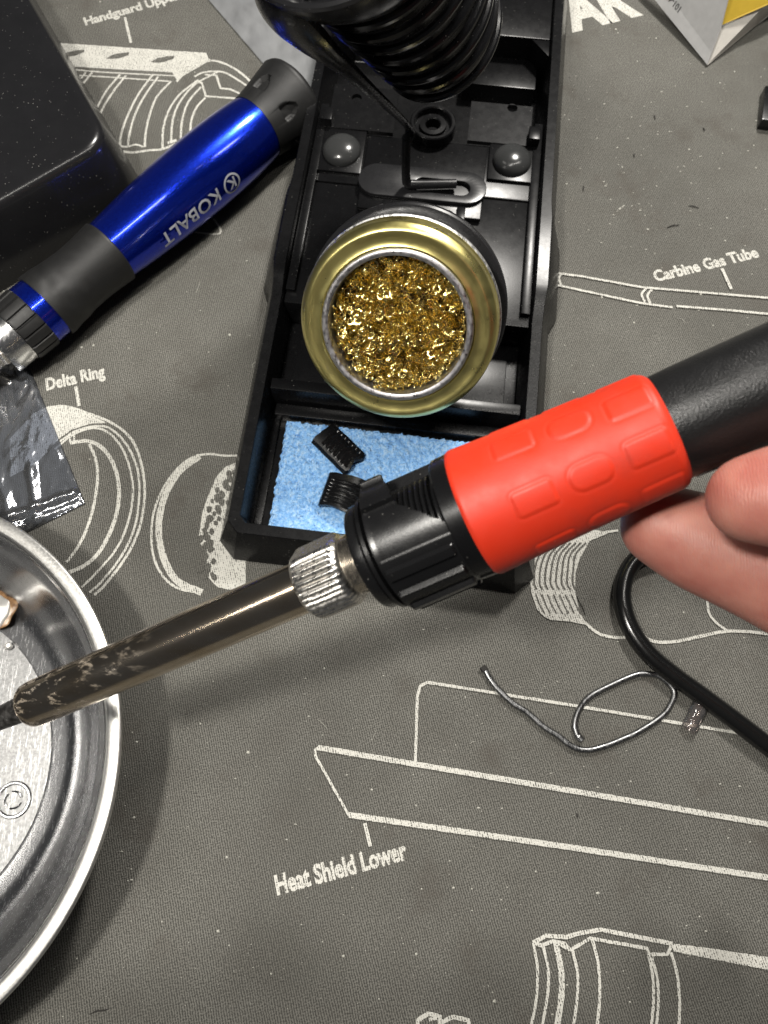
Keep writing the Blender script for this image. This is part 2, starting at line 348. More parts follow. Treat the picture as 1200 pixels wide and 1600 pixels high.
# ------------------------------------------------------------------ the printed work mat
V, Fc = box(-520, 520, -420, 640, -3.0, 0.0)
matt = mesh('work_mat', V, Fc, M['mat'], loc=(0, 0, 0), smooth=False)
matt['kind'] = 'structure'; matt['label'] = 'dark grey woven work mat with white printed parts diagram'
zz = [0.05]
def stroke(pts, wpx, closed=False, smooth=True, conv=None, jit=0.07):
    if conv: pts = [conv(*p) for p in pts]
    zz[0] += 0.003; z = zz[0]
    W = [P(x, y, 0)[:2] for x, y in pts]
    q = catmull(W, 9, closed) if smooth else W
    L = [q[0]]                       # resample at 0.8 mm
    for p in q[1:]+([q[0]] if closed else []):
        d = np.linalg.norm(p-L[-1])
        k = int(d//0.8)
        for i in range(1, k+1): L.append(L[-1]+(p-L[-1])*0.8/max(np.linalg.norm(p-L[-1]), 1e-6))
    L.append(q[0] if closed else q[-1])
    if len(L) < 2: return [], []
    wm = wpx*1.02/4.75/2; Vv = []; Ff = []
    for i, p in enumerate(L):
        tn = L[min(i+1, len(L)-1)]-L[max(i-1, 0)]; tn = tn/max(np.linalg.norm(tn), 1e-6); n = np.array([-tn[1], tn[0]])
        Vv.append(np.array([*(p+n*(wm+rnd.uniform(-jit, jit))), z])); Vv.append(np.array([*(p-n*(wm+rnd.uniform(-jit, jit))), z]))
    for i in range(len(L)-1): Ff.append((2*i, 2*i+1, 2*i+3, 2*i+2))
    return Vv, Ff
def fill(pts, conv=None, hz=None):
    if conv: pts = [conv(*p) for p in pts]
    zz[0] += 0.003; z = hz or zz[0]
    W = [P(x, y, 0)[:2] for x, y in pts]
    # fine ragged edge
    R = []
    for i in range(len(W)):
        a, b = W[i], W[(i+1) % len(W)]; n = max(1, int(np.linalg.norm(b-a)/0.9))
        for k in range(n): R.append(a+(b-a)*k/n+np.array([rnd.uniform(-.08, .08), rnd.uniform(-.08, .08)]))
    return [np.array([*p, z]) for p in R], [tuple(range(len(R)))]
def sc_(ox, oy, s): return lambda x, y: (ox+x/s, oy+y/s)
def drawing(parts, name='printed_drawing', label=None, mat='print'):
    V, Fc = join(*[p for p in parts if len(p[0])]); o = mesh(name, V, Fc, M[mat], matt, smooth=False)
    if label: o['label'] = label
    return o
A1 = sc_(0, 0, 2.5); A2 = sc_(0, 350, 2.5); A8 = sc_(0, 780, 2.0); A3 = sc_(820, 820, 3.158); A5 = sc_(600, 1400, 2.0); A6 = sc_(840, 0, 2.857)
hg = [fill([(100, 150), (230, 168), (805, 207), (818, 238), (690, 312), (672, 283), (240, 258), (100, 180)], A1)]
for s_, wd in [([(100, 245), (260, 268), (400, 282), (690, 297)], 3), ([(240, 292), (400, 300), (660, 318)], 3),
    ([(360, 283), (320, 335), (285, 395)], 4), ([(335, 283), (300, 330), (260, 380)], 3.5),
    ([(470, 290), (420, 350), (385, 410), (360, 470)], 4), ([(492, 295), (445, 355), (408, 412), (385, 465)], 4),
    ([(597, 292), (540, 370), (500, 450), (475, 520), (468, 572)], 4), ([(618, 300), (562, 380), (525, 455), (507, 520), (500, 570)], 4),
    ([(668, 318), (612, 380), (582, 460), (568, 530), (566, 575)], 4), ([(775, 312), (700, 372), (656, 440), (637, 510), (635, 580)], 4),
    ([(850, 282), (762, 330), (702, 400), (675, 470), (668, 560)], 4), ([(785, 340), (735, 400), (712, 470), (706, 545)], 4),
    ([(803, 382), (768, 420), (748, 470), (743, 520)], 4), ([(690, 320), (740, 268), (820, 238), (880, 250), (940, 285), (985, 325)], 4.5),
    ([(760, 300), (800, 282), (870, 282), (925, 310), (970, 340)], 4), ([(690, 300), (760, 262), (820, 232)], 4)]:
    hg.append(stroke(s_, wd, conv=A1))
hg.append(stroke([(800, 292), (850, 295), (862, 348), (905, 350), (950, 372)], 4, conv=A1, smooth=False))
hg.append(stroke([(760, 318), (790, 325), (805, 380), (930, 386)], 4, conv=A1, smooth=False))
hg.append(stroke([(465, 590), (520, 596), (580, 588), (640, 582), (720, 545)], 5, conv=A1)); hg.append(stroke([(445, 560), (490, 575), (530, 565), (560, 575)], 4, conv=A1))
hg.append(stroke([(655, 560), (690, 548)], 6, conv=A1)); hg.append(stroke([(488, 68), (512, 168)], 5, conv=A1, smooth=False))
hg.append(stroke([(735, 905), (845, 915), (862, 900), (835, 855)], 3.5, conv=A1))
drawing(hg)
zz[0] += .05
slots = []
for x, y in [(285, 211), (460, 221), (635, 235), (110, 200)]:
    slots.append(fill([(x-45, y+8), (x-20, y-6), (x, y-10), (x+20, y-14), (x+46, y-16), (x+44, y-6), (x+22, y+2), (x+5, y+8), (x-20, y+10)], A1))
drawing(slots, 'printed_slots', 'dark slots in the printed rail', 'mat')
dr = [fill([(100, 775), (130, 742), (190, 712), (260, 712), (340, 742), (420, 778), (350, 782), (280, 805), (225, 845), (150, 930), (40, 990), (40, 840)], A2)]
for s_, wd in [([(180, 722), (250, 712), (350, 742), (450, 785), (520, 850), (556, 950), (566, 1060), (548, 1180), (500, 1290), (420, 1400), (370, 1450)], 4),
    ([(235, 850), (300, 808), (380, 790), (440, 805), (500, 870), (538, 960), (545, 1060), (528, 1180), (480, 1290), (400, 1395), (350, 1440)], 3.5),
    ([(215, 880), (290, 822), (370, 798), (430, 820), (480, 880), (512, 970), (520, 1060), (500, 1170), (455, 1270), (380, 1360), (320, 1420)], 3.5),
    ([(275, 855), (350, 850), (410, 885), (452, 960), (466, 1060), (445, 1170), (390, 1280), (330, 1335), (270, 1362)], 6),
    ([(350, 860), (376, 925), (381, 1010), (360, 1130), (318, 1240), (262, 1322)], 4.5), ([(275, 820), (275, 855), (290, 858), (290, 822)], 3), ([(297, 635), (310, 712)], 5.5)]:
    dr.append(stroke(s_, wd, conv=A2))
drawing(dr)
tr = []
tr.append(stroke([(930, 905), (880, 906), (800, 900), (725, 928), (655, 1005), (606, 1110), (592, 1220), (604, 1310), (640, 1380), (700, 1425), (790, 1440)], 3.5, conv=A2))
tr.append(stroke([(780, 908), (705, 965), (648, 1055), (622, 1160), (628, 1260), (655, 1340), (700, 1400), (790, 1440)], 10, conv=A2))
drawing(tr)
band = [fill([(930, 930), (880, 950), (845, 990), (815, 1060), (790, 1130), (778, 1220), (795, 1300), (810, 1375), (850, 1420), (960, 1440), (960, 1300), (960, 1000)], A2)]
drawing(band)
zz[0] += .03
holes = []
for k in range(46):
    a = k/45; x = 880-95*math.sin(a*math.pi*.52)+rnd.uniform(-12, 55); y = 965+a*420+rnd.uniform(-8, 8); r = rnd.uniform(9, 17)
    holes.append(fill([(x+r*math.cos(q)*rnd.uniform(.6, 1.1), y+1.3*r*math.sin(q)*rnd.uniform(.6, 1.1)) for q in np.linspace(0, 5.6, 7)], A2, hz=zz[0]+.0005*k))
drawing(holes, 'printed_slots', 'dark gaps in the printed lace pattern', 'mat')
bn = [fill([(20, 100), (22, 260), (32, 340), (60, 420), (95, 455), (130, 472), (220, 478), (302, 495), (265, 420), (247, 330), (248, 240), (268, 170), (320, 80), (420, 40), (200, 0), (60, 20)], A3)]
for s_, wd in [([(280, 470), (350, 530), (400, 550), (480, 558), (560, 540)], 4), ([(560, 510), (600, 560), (660, 580), (750, 576), (860, 552), (980, 528), (1080, 527), (1250, 545)], 4.5),
    ([(895, 330), (905, 430), (940, 482), (995, 522)], 3.5), ([(300, 90), (370, 45), (460, 30)], 3.5)]: bn.append(stroke(s_, wd, conv=A3))
drawing(bn)
zz[0] += .03
st = []
for k in range(8):
    x = 45+k*27
    st.append(stroke([(x+80-k*2, 90), (x+28-k*2, 150), (x+4, 220), (x, 290), (x+12+k, 322)], 3.0, conv=A3)); st.append(stroke([(x+8+k*2, 345), (x+26+k*3, 395), (x+52+k*2, 440)], 2.2, conv=A3))
drawing(st, 'printed_slots', 'dark stripes across the printed barrel nut', 'mat')
hs = [stroke([(497, 1168), (1700, 1373)], 7.0, smooth=False), stroke([(545, 1273), (900, 1325), (1260, 1380), (1700, 1447)], 7.0, smooth=False), stroke([(500, 1167), (492, 1172), (493, 1182), (546, 1275)], 3.5, smooth=False),
      stroke([(649, 1190), (652, 1085), (657, 1071), (668, 1066), (900, 1103), (1180, 1150), (1600, 1220)], 4.0, smooth=False), stroke([(570, 1286), (579, 1322)], 5.0, smooth=False)]
drawing(hs)
br = []
for s_, wd in [([(465, 145), (510, 120), (575, 127), (620, 112), (680, 103), (900, 148)], 5), ([(580, 168), (645, 130), (820, 162), (830, 186), (890, 180), (895, 155)], 4),
    ([(465, 145), (500, 155), (530, 138), (572, 150), (580, 168)], 4.5), ([(545, 145), (575, 165)], 4)]: br.append(stroke(s_, wd, conv=A5, smooth=False))
for s_ in [[(465, 145), (478, 220), (475, 320), (455, 420)], [(497, 155), (512, 230), (510, 310), (490, 420)], [(530, 140), (547, 230), (548, 310), (533, 420)], [(541, 150), (557, 230), (558, 310), (543, 420)],
    [(587, 165), (603, 240), (602, 320), (588, 420)], [(650, 135), (669, 220), (672, 320), (663, 420)], [(822, 168), (838, 250), (840, 330), (832, 420)], [(835, 190), (852, 260), (855, 340), (847, 420)], [(895, 175), (913, 240), (922, 330), (918, 420)]]:
    br.append(stroke(s_, 3.6, conv=A5))
br.append(fill([(890, 146), (1040, 165), (1300, 205), (1300, 250), (1200, 230), (905, 172)], A5))
br.append(stroke([(105, 420), (105, 385), (145, 360), (180, 375), (172, 400), (190, 388), (222, 372), (265, 387), (270, 420)], 5, conv=A5, smooth=False)); br.append(stroke([(140, 385), (165, 378)], 4, conv=A5))
drawing(br)
gt = []
for s_, wd in [([(80, 1222), (200, 1238), (470, 1287), (1100, 1340)], 4), ([(90, 1277), (460, 1357), (600, 1376)], 4), ([(618, 1370), (850, 1388), (1100, 1412)], 4)]: gt.append(stroke(s_, wd, conv=A6, smooth=False))
for s_ in [[(112, 1222), (94, 1245), (104, 1280)], [(484, 1290), (462, 1318), (478, 1354)], [(508, 1295), (488, 1322), (500, 1358)]]: gt.append(stroke(s_, 4, conv=A6))
gt.append(stroke([(820, 1202), (862, 1295)], 5, conv=A6, smooth=False)); drawing(gt)
# lettering
def text_mesh(s, size, offset=0.0, align='LEFT', sx=1.0):
    cu = bpy.data.curves.new('lettering', 'FONT'); cu.body = s; cu.size = size; cu.offset = offset; cu.align_x = align; cu.resolution_u = 3
    o = bpy.data.objects.new('lettering', cu); COL.objects.link(o); dg = bpy.context.evaluated_depsgraph_get()
    m = bpy.data.meshes.new_from_object(o.evaluated_get(dg)); bpy.data.objects.remove(o); bpy.data.curves.remove(cu)
    V = [np.array([v.co.x*sx, v.co.y, 0]) for v in m.vertices]; Fc = [tuple(p.vertices) for p in m.polygons]; bpy.data.meshes.remove(m); return V, Fc
def mat_label(s, p0, p1, capfrac, off=0.02, z=0.06, name='printed_label'):
    a = P(*p0, 0)[:2]; b = P(*p1, 0)[:2]; L = np.linalg.norm(b-a); ux = (b-a)/L; uy = np.array([-ux[1], ux[0]])
    V, Fc = text_mesh(s, 1.0, off); W = max(v[0] for v in V)
    hgt = capfrac/0.72
    V = [np.array([*(a+ux*(v[0]*L/W+rnd.uniform(-.05, .05))+uy*(v[1]*hgt+rnd.uniform(-.05, .05))), z]) for v in V]
    return mesh(name, V, Fc, M['print'], matt, smooth=False)
mat_label('Handguard Upper', (133, 40), (282, -2), 4.6, .04); mat_label('Delta Ring', (72, 610), (165, 588), 4.7, .04)
mat_label('Carbine Gas Tube', (1025, 440), (1187, 401), 4.6, .04); mat_label('Heat Shield Lower', (432, 1398), (638, 1341), 4.9, .04)
mat_label('AR', (898, 46), (1003, 20), 21.0, 0.05)

# ------------------------------------------------------------------ dust, lint and fibres on the mat
def blob2(x, y, z, r, h=None):
    n = 5; V = []; ph = rnd.uniform(0, 6); ax = rnd.uniform(.4, 1)
    for k in range(n): a = ph+k*2*math.pi/n; V.append(np.array([x+r*math.cos(a)*rnd.uniform(.6, 1.2), y+r*ax*math.sin(a)*rnd.uniform(.6, 1.2), z]))
    V.append(np.array([x, y, z+(h or r*0.7)])); return V, [(k, (k+1) % n, n) for k in range(n)]
parts = []
for k in range(950):
    px, py = rnd.uniform(-20, 1220), rnd.uniform(-20, 1620)
    if rnd.random() < .35: px, py = rnd.gauss(980, 130), rnd.gauss(330, 150)
    p = P(px, py, 0); parts.append(blob2(p[0], p[1], 0.12, abs(rnd.gauss(0.08, 0.17))+0.11))
for k in range(26):
    px, py = rnd.uniform(0, 1200), rnd.uniform(0, 1600); p = P(px, py, 0); a = rnd.uniform(0, 6.3); ln = rnd.uniform(1, 5); cv = rnd.uniform(-1, 1)
    path = [np.array([p[0]+ln*t_*math.cos(a+cv*t_), p[1]+ln*t_*math.sin(a+cv*t_), 0.2+0.3*math.sin(3*t_)]) for t_ in np.linspace(0, 1, 7)]
    parts.append(tube(path, 0.045, 4))
V, Fc = join(*parts); o = mesh('dust_specks', V, Fc, M['lint'], loc=(0, 0, 0.1)); tag(o, 'pale dust specks and lint scattered over the grey mat', 'dust', kind='stuff')
parts = []
for (x0, y0, x1, y1) in [(1042, 356, 1062, 350), (1076, 322, 1092, 324), (1022, 180, 1024, 186), (912, 290, 911, 298), (1098, 200, 1101, 204), (990, 240, 991, 245), (460, 560, 475, 566), (140, 1585, 170, 1575), (900, 1272, 903, 1276)]:
    a, b = P(x0, y0, 0.3), P(x1, y1, 0.3); path = [a+(b-a)*t_+np.array([0, .25*math.sin(5*t_), 0.15*math.sin(3*t_)]) for t_ in np.linspace(0, 1, 6)]
    parts.append(tube(path, lambda u: 0.16*math.sin(0.3+2.5*u)+.05, 5))
for k in range(60):
    p = P(rnd.uniform(0, 1200), rnd.uniform(0, 1600), 0); parts.append(blob2(p[0], p[1], 0.12, rnd.uniform(.08, .3), .1))
V, Fc = join(*parts); o = mesh('dark_crumbs', V, Fc, M['darkfibre'], loc=(0, 0, 0.1)); tag(o, 'tiny black crumbs and hairs scattered over the grey mat', 'crumbs', kind='stuff')

# ------------------------------------------------------------------ iron stand (local frame turned 7 degrees)
O7 = np.array([-53.0, -15.5, 0.0]); a7 = math.radians(-7); X7 = np.array([math.cos(a7), math.sin(a7), 0]); Y7 = np.array([-math.sin(a7), math.cos(a7), 0])
def W7(v): return O7+X7*v[0]+Y7*v[1]+np.array([0, 0, v[2]])
def L7(px, py, h): p = P(px, py, h)-O7; return np.array([p@X7, p@Y7])
def S7(part): return xf(part, W7)
stand = thing('iron_stand', 'long black plastic soldering iron stand under the brass wool tin', 'stand', W7((50, 60, 0)))
# tray shell: rings of the outline, from outside bottom to inside floor
ys = [0, 5, 88, 94, 100, 128, 134, 160, 250]
def ring(inset, z, bump, zr=0.0):
    def zz_(y): return z+zr*sstep(80, 100, y)
    c = max(0.6, 5.5-inset*0.4); pts = []
    lx = [c, 0, 0, 0, -bump, -bump, 0, 0, 0]; yy = [inset, inset+c]+ys[2:-1]+[250-inset]
    Lf = [(lx[k]+inset, yy[k]) for k in range(9)]; Rt = [(100-x, y) for x, y in Lf]
    poly = Lf+Rt[::-1]
    return [np.array([x, y, zz_(y)]) for x, y in poly]
rings = [ring(0.8, 0, 2.2), ring(0, 1.2, 2.5), ring(4.6, 14.8, 0.8, 5.0), ring(5.0, 15.3, 0.5, 5.2), ring(8.2, 15.3, 0, 5.2), ring(8.5, 14.8, 0, 5.0), ring(10.2, 2.0, 0)]
n = len(rings[0]); V = [p for r in rings for p in r]; Fc = []
for i in range(len(rings)-1):
    for k in range(n): Fc.append((i*n+k, i*n+(k+1) % n, (i+1)*n+(k+1) % n, (i+1)*n+k))
Fc.append(tuple(range(n))[::-1]); Fc.append(tuple((len(rings)-1)*n+k for k in range(n)))
V, Fc = S7((V, Fc)); mesh('base_tray', V, Fc, M['black'], stand, edge=28)
def spart(name, parts, mat='black', bevel=0.35, parent=None, edge=30):
    V, Fc = S7(join(*parts)); return mesh(name, V, Fc, M[mat], parent or stand, bevel=bevel, edge=edge)
# a shelf step along the tray wall, the bar behind the sponge, and the pocket floor
spart('tray_step', [box(10.0, 12.6, 9, 50.5, 1.9, 3.4)]); spart('tray_step', [box(11, 89.5, 49, 53, 1.9, 7.0)])
spart('divider_bar', [xf(box(9.6, 90.4, 53.2, 58.5, 2, 14), lambda v: (v[0], v[1]+(1.5 if v[2] > 10 and v[1] < 55 else 0), v[2]))])
spart('pocket_floor', [box(10.2, 89.8, 58.7, 86, 1.9, 3.6), box(14, 86, 62, 82, 3.7, 4.4)])
spart('rear_deck', [box(9.0, 91.0, 86.2, 137, 2.2, 15.5)], bevel=.5)
spart('deck_rib', [box(9.2, 12.2, 90, 171, 15.6, 17.6)]); spart('deck_rib', [box(87.8, 90.8, 90, 171, 15.6, 17.6)])
spart('rear_deck', [box(9.0, 91.0, 137.2, 160, 2.2, 16.0)], bevel=.5)
# raised plateaus with rubber domes
for cx, cy in (L7(536, 232, 17), L7(800, 246, 17)):
    spart('dome_seat', [box(cx-8.2, cx+7.6, cy-10.6, cy+10.5, 15.9, 17.2)])
c1 = L7(534, 230, 19); Rm = 6.9
prof = [(0, Rm), (0.6, Rm), (1.6, Rm*.95), (2.6, Rm*.82), (3.4, Rm*.62), (3.9, Rm*.36), (4.1, Rm*.12), (4.12, 0.02)]
V, Fc = lathe(prof, W7((0, 0, 0)), (0, 0, 1), seg=32); org = root_org(stand)
dm = mesh('rubber_dome', [v+X7*c1[0]+Y7*c1[1]+np.array([0, 0, 17.2]) for v in V], Fc, M['dome'], stand)
c2 = L7(801, 246, 19); d2 = dm.copy(); COL.objects.link(d2); d2.parent = stand; d2.location = Vector((X7*(c2[0]-c1[0])+Y7*(c2[1]-c1[1])))*MM
# centre plateau with the round boss
spart('centre_plateau', [box(28.5, 71.5, 126, 158, 15.9, 17.6)])
cb = L7(676, 200, 19)
def ringpart(prof, c, z, seg=40): return xf(lathe([(t_, r_) for t_, r_ in prof], (0, 0, 0), (0, 0, 1), seg=seg), lambda v: (v[0]+c[0], v[1]+c[1], v[2]+z))
spart('screw_boss', [ringpart([(0, 8.2), (4.0, 8.2), (4.4, 7.8), (4.4, 6.9), (4.0, 6.5), (2.0, 6.4), (2.0, 4.9), (3.2, 4.7), (3.3, 3.0), (3.0, 2.6), (-0.6, 2.5)], cb, 17.6)], bevel=0)
# sloping plates with screw holes
def holeplate(x0, x1, y0, y1, hx, hy, r, z0, z1, th):
    N = 24; rim = []
    for k in range(N):
        a = 2*math.pi*k/N; dx, dy = math.cos(a), math.sin(a)
        s_ = min((x1-hx)/dx if dx > 1e-6 else ((x0-hx)/dx if dx < -1e-6 else 1e9), (y1-hy)/dy if dy > 1e-6 else ((y0-hy)/dy if dy < -1e-6 else 1e9)); rim.append((hx+dx*s_, hy+dy*s_, hx+dx*r, hy+dy*r))
    for cx, cy in ((x0, y0), (x1, y0), (x1, y1), (x0, y1)):
        k = min(range(N), key=lambda q: (rim[q][0]-cx)**2+(rim[q][1]-cy)**2); rim[k] = (cx, cy, rim[k][2], rim[k][3])
    zf = lambda y: z0+(z1-z0)*(y-y0)/(y1-y0); V = []; Fc = []
    for (ox, oy, ix, iy) in rim: V += [np.array([ox, oy, zf(oy)]), np.array([ix, iy, zf(iy)]), np.array([ox, oy, zf(oy)-th]), np.array([ix, iy, zf(iy)-th])]
    for k in range(N):
        a = 4*k; b = 4*((k+1) % N); Fc += [(a, b, b+1, a+1), (a+1, b+1, b+3, a+3), (a+3, b+3, b+2, a+2), (a, a+2, b+2, b)]
    return V, Fc
hl = L7(557, 146, 20); hr = L7(802, 162, 20)
spart('screw_plate', [holeplate(13, 37, 160.2, 180, hl[0], hl[1], 1.9, 17.6, 18.2, 1.6)], bevel=0); spart('screw_plate', [holeplate(64, 86.5, 160.2, 178, hr[0], hr[1], 1.9, 17.6, 18.2, 1.6)], bevel=0)
spart('side_post', [box(10.5, 14.6, 160.3, 166, 2.2, 21)]); spart('side_post', [box(85.6, 89.6, 160.3, 166, 2.2, 21)])
spart('rear_frame', [box(9, 91, 211, 241.6, 2.2, 19), prism([(91, 211), (91, 203), (84, 211)], 2.2, 18.6), prism([(9, 211), (16, 211), (9, 203)], 2.2, 18.6)])
spart('rear_ledge', [box(60, 88, 196, 210.8, 2.2, 10)])
# slotted holder plate (stadium)
ca = L7(590, 280, 19); cz = L7(730, 293, 19); mid = (ca+cz)/2; ln = np.linalg.norm(cz-ca)/2; rr = 6.8
def stadium(cx, cy, hl_, r, n=12): return [(cx+hl_+r*math.cos(a), cy+r*math.sin(a)) for a in np.linspace(-math.pi/2, math.pi/2, n)]+[(cx-hl_-r*math.cos(a), cy-r*math.sin(a)) for a in np.linspace(-math.pi/2, math.pi/2, n)]
out_ = stadium(mid[0], mid[1], ln, rr); inn = stadium(mid[0]+7, mid[1]-.6, ln-9, 3.1); V = []; Fc = []; n = len(out_)
for (x, y), (u, v) in zip(out_, inn): V += [np.array([x, y, 19.2]), np.array([u, v, 19.2]), np.array([x, y, 17.8]), np.array([u, v, 17.8])]
for k in range(n):
    a = 4*k; b = 4*((k+1) % n); Fc += [(a, b, b+1, a+1), (a+1, b+1, b+3, a+3), (a+3, b+3, b+2, a+2), (a, a+2, b+2, b)]
spart('slotted_plate', [(V, Fc)], 'blacksteel', bevel=.25)
spart('front_post', [box(mid[0]-13, mid[0]-10, mid[1]-14, mid[1]-8, 15.4, 18.6)])
spart('front_post', [box(mid[0]+13, mid[0]+16, mid[1]-15, mid[1]-8, 15.4, 18.6)])
# ring that carries the tin, on two struts
AX = unit(-Y7*math.sin(math.radians(50))-X7*.07+np.array([0, 0, math.cos(math.radians(50))])); TC = D(620, 512, 200)
RC = TC-AX*20.5
V, Fc = lathe([(0, 26.1), (0, 28.7), (0.5, 29.2), (2.7, 29.2), (3.2, 28.7), (3.2, 26.6), (2.8, 26.1), (0, 26.1)], RC, AX, seg=96); mesh('tin_ring', V, Fc, M['blacksteel'], stand, edge=40)
bk = unit(np.cross(X7, AX)); bk = bk if bk[2] > 0 else -bk
for sx in (-9, 9):
    top = RC+bk*27.4+X7*sx*1.0-bk*1.2+AX*1.2; ft = W7((mid[0]+sx*1.3, mid[1]-11, 16.2)); V, Fc = tube(catmull([top, top+(ft-top)*.5+np.array([0, 0, -3]), ft], 8), 1.7, 10, ref=(0, 0, 1)); mesh('ring_strut', V, Fc, M['blacksteel'], stand)
# spring holder: rod, arm, coil and mouth
r0 = P(634, 292, 19.5); best = min(np.arange(20, 90, .5), key=lambda h: np.linalg.norm((P(636, 196, h)-r0)[:2])); r1 = P(636, 196, best)
MC = D(534, -206, 151); SCn = D(692, 64, 212); ax_s = unit(MC-SCn); a_, r_, b_ = frame(ax_s)
path = [W7((mid[0]+ln-4, mid[1], 20.4)), r0+np.array([3, 0, 1.2]), r0+np.array([.6, 0, 2.0]), r0+np.array([0, 0, 4.5]), r1-np.array([0, 0, 5])]
V, Fc = tube(catmull(path, 8), 1.55, 12); mesh('support_rod', V, Fc, M['blacksteel'], stand)
arm_end = D(485, 62, 172); armm = D(545, 112, 186)
V, Fc = tube(catmull([r1-np.array([0, 0, 6]), r1, armm, arm_end, D(440, 10, 165), D(430, -60, 160)], 8), lambda u: 1.9+8.5*sstep(.12, .85, u), 16, flat=.38, ref=(0, 0, 1)); mesh('support_arm', V, Fc, M['blackmatt'], stand)
turns = 10; N = turns*64; pth = []
Lsp = np.linalg.norm(MC-SCn)
for k in range(N+1):
    u = k/N; ang = 2*math.pi*turns*u; R = 17.2+5.8*u**1.1; ctr = SCn+(MC-SCn)*(0.97*u)
    pth.append(ctr+(r_*math.cos(ang)+b_*math.sin(ang))*R)
V, Fc = tube(pth, 1.15, 10); mesh('coil_spring', V, Fc, M['blackgloss'], stand)
V, Fc = lathe([(-12, 20.5), (-10, 23.8), (-5, 26.6), (0, 28.2), (2.4, 28.4), (3.6, 28.6), (4.4, 28.2), (4.6, 27.4), (3.6, 26.4), (0, 24.8), (-9, 20.5), (-9, 21.5)], MC-ax_s*2, ax_s, seg=80); mesh('holder_mouth', V, Fc, M['blackgloss'], stand)
V, Fc = lathe([(0, 15.2), (0, 14.2), (Lsp*.93, 18.8), (Lsp*.93, 19.8), (0, 15.2)], SCn, ax_s, seg=48); mesh('inner_tube', V, Fc, M['blackmatt'], stand)

# ------------------------------------------------------------------ sponge in the tray
q = [L7(412, 856, 6), L7(447, 655, 6), L7(745, 690, 6), L7(745, 905, 6)]
nx, ny = 240, 170
def spf(i, j):
    u = i/(nx-1); v = j/(ny-1); b = (q[0]*(1-u)+q[3]*u)*(1-v)+(q[1]*(1-u)+q[2]*u)*v
    ed = min(u, 1-u, v, 1-v); e = 0.35*nz(b[0]*.8, b[1]*.8, 3)*(2.2 if ed < .02 else 0)
    s_ = 0.7*nz(b[0]*.5, b[1]*.5)+0.75*abs(nz(b[0]*1.2, b[1]*1.2, 5))-0.5*max(0, nz(b[0]*1.9, b[1]*1.9, 12)-.25)*2+0.3*nz(b[0]*2.8, b[1]*2.8, 9)-(.5 if ed < .012 else 0)
    z = 5.6+s_ if ed > 0 else 3.6
    return W7((b[0]+e, b[1]+e*.8, z))
V, Fc = grid(nx, ny, spf); n0 = len(V)
bd = [i*ny for i in range(nx)]+[(nx-1)*ny+j for j in range(1, ny)]+[i*ny+ny-1 for i in range(nx-2, -1, -1)]+[j for j in range(ny-2, 0, -1)]
V = list(V)+[np.array([V[k][0], V[k][1], 2.05]) for k in bd]; m_ = len(bd); Fc += [(bd[k], bd[(k+1) % m_], n0+(k+1) % m_, n0+k) for k in range(m_)]+[tuple(n0+k for k in range(m_))]
o = mesh('cleaning_sponge', V, Fc, M['sponge'], loc=W7((40, 25, 2.05)), edge=60); tag(o, 'thin light blue cleaning sponge lying in the front tray of the black stand', 'sponge')

# two broken pieces of threaded black ring on the sponge
def fragment(pxy, ang, arc, lenz, R, roll, pitch, label, bev=.14):
    c = P(*pxy, 6.3); nu, nv = 90, 22; pts = []
    d0 = np.array([math.cos(ang)*math.cos(pitch), math.sin(ang)*math.cos(pitch), math.sin(pitch)]); sd = np.array([-math.sin(ang), math.cos(ang), 0]); upv = np.cross(d0, sd)
    def fn(layer):
        def g(i, j):
            u = i/(nu-1); v = j/(nv-1)
            L0 = -lenz/2-0.4*nz(v*4, 7, R); L1 = lenz/2+1.6*nz(v*3.3, 2, R)-1.2*(v-.4)**2; x = L0+(L1-L0)*u
            th = (v-.5)*arc*(1+.06*nz(u*3, 9, v))+roll-(bev*(1-v) if layer else 0)
            k = (u*9.0) % 1
            thr = 0.65*(abs(k*2-1)) if layer == 0 and .2 < u < .93 and .12 < v < .9 else 0.1
            r = R-(0.85 if layer else 0)-thr*(1 if layer == 0 else 0)
            return c+d0*x+sd*(r*math.sin(th))+upv*(r*math.cos(th))
        return g
    V0, F0 = grid(nu, nv, fn(0)); V1, F1 = grid(nu, nv, fn(1)); V, Fc = join((V0, F0), (V1, F1)); k0 = nu*nv
    zmin = min(p[2] for p in V); V = [p+np.array([0, 0, 6.35-zmin]) for p in V]
    m_ = np.mean([p[:2] for p in V], axis=0)-c[:2]; V = [p-np.array([m_[0], m_[1], 0]) for p in V]
    bdl = [i*nv for i in range(nu)]+[(nu-1)*nv+j for j in range(1, nv)]+[i*nv+nv-1 for i in range(nu-2, -1, -1)]+[j for j in range(nv-2, 0, -1)]
    Fc += [(bdl[k], bdl[(k+1) % len(bdl)], k0+bdl[(k+1) % len(bdl)], k0+bdl[k]) for k in range(len(bdl))]
    o = mesh('broken_ring_piece', V, Fc, M['blackmatt'], edge=30); tag(o, label, 'broken piece', 'broken pieces of threaded plastic ring'); return o
fragment((530, 702), math.radians(-46), 0.95, 15.5, 10.0, 0.15, 0.0, 'curved threaded black plastic fragment lying alone near the back of the blue sponge')
fragment((540, 776), math.radians(-106), 1.5, 12.0, 10.5, 0.1, 0.05, 'ribbed black plastic fragment partly hidden behind the cracked black nut of the iron')

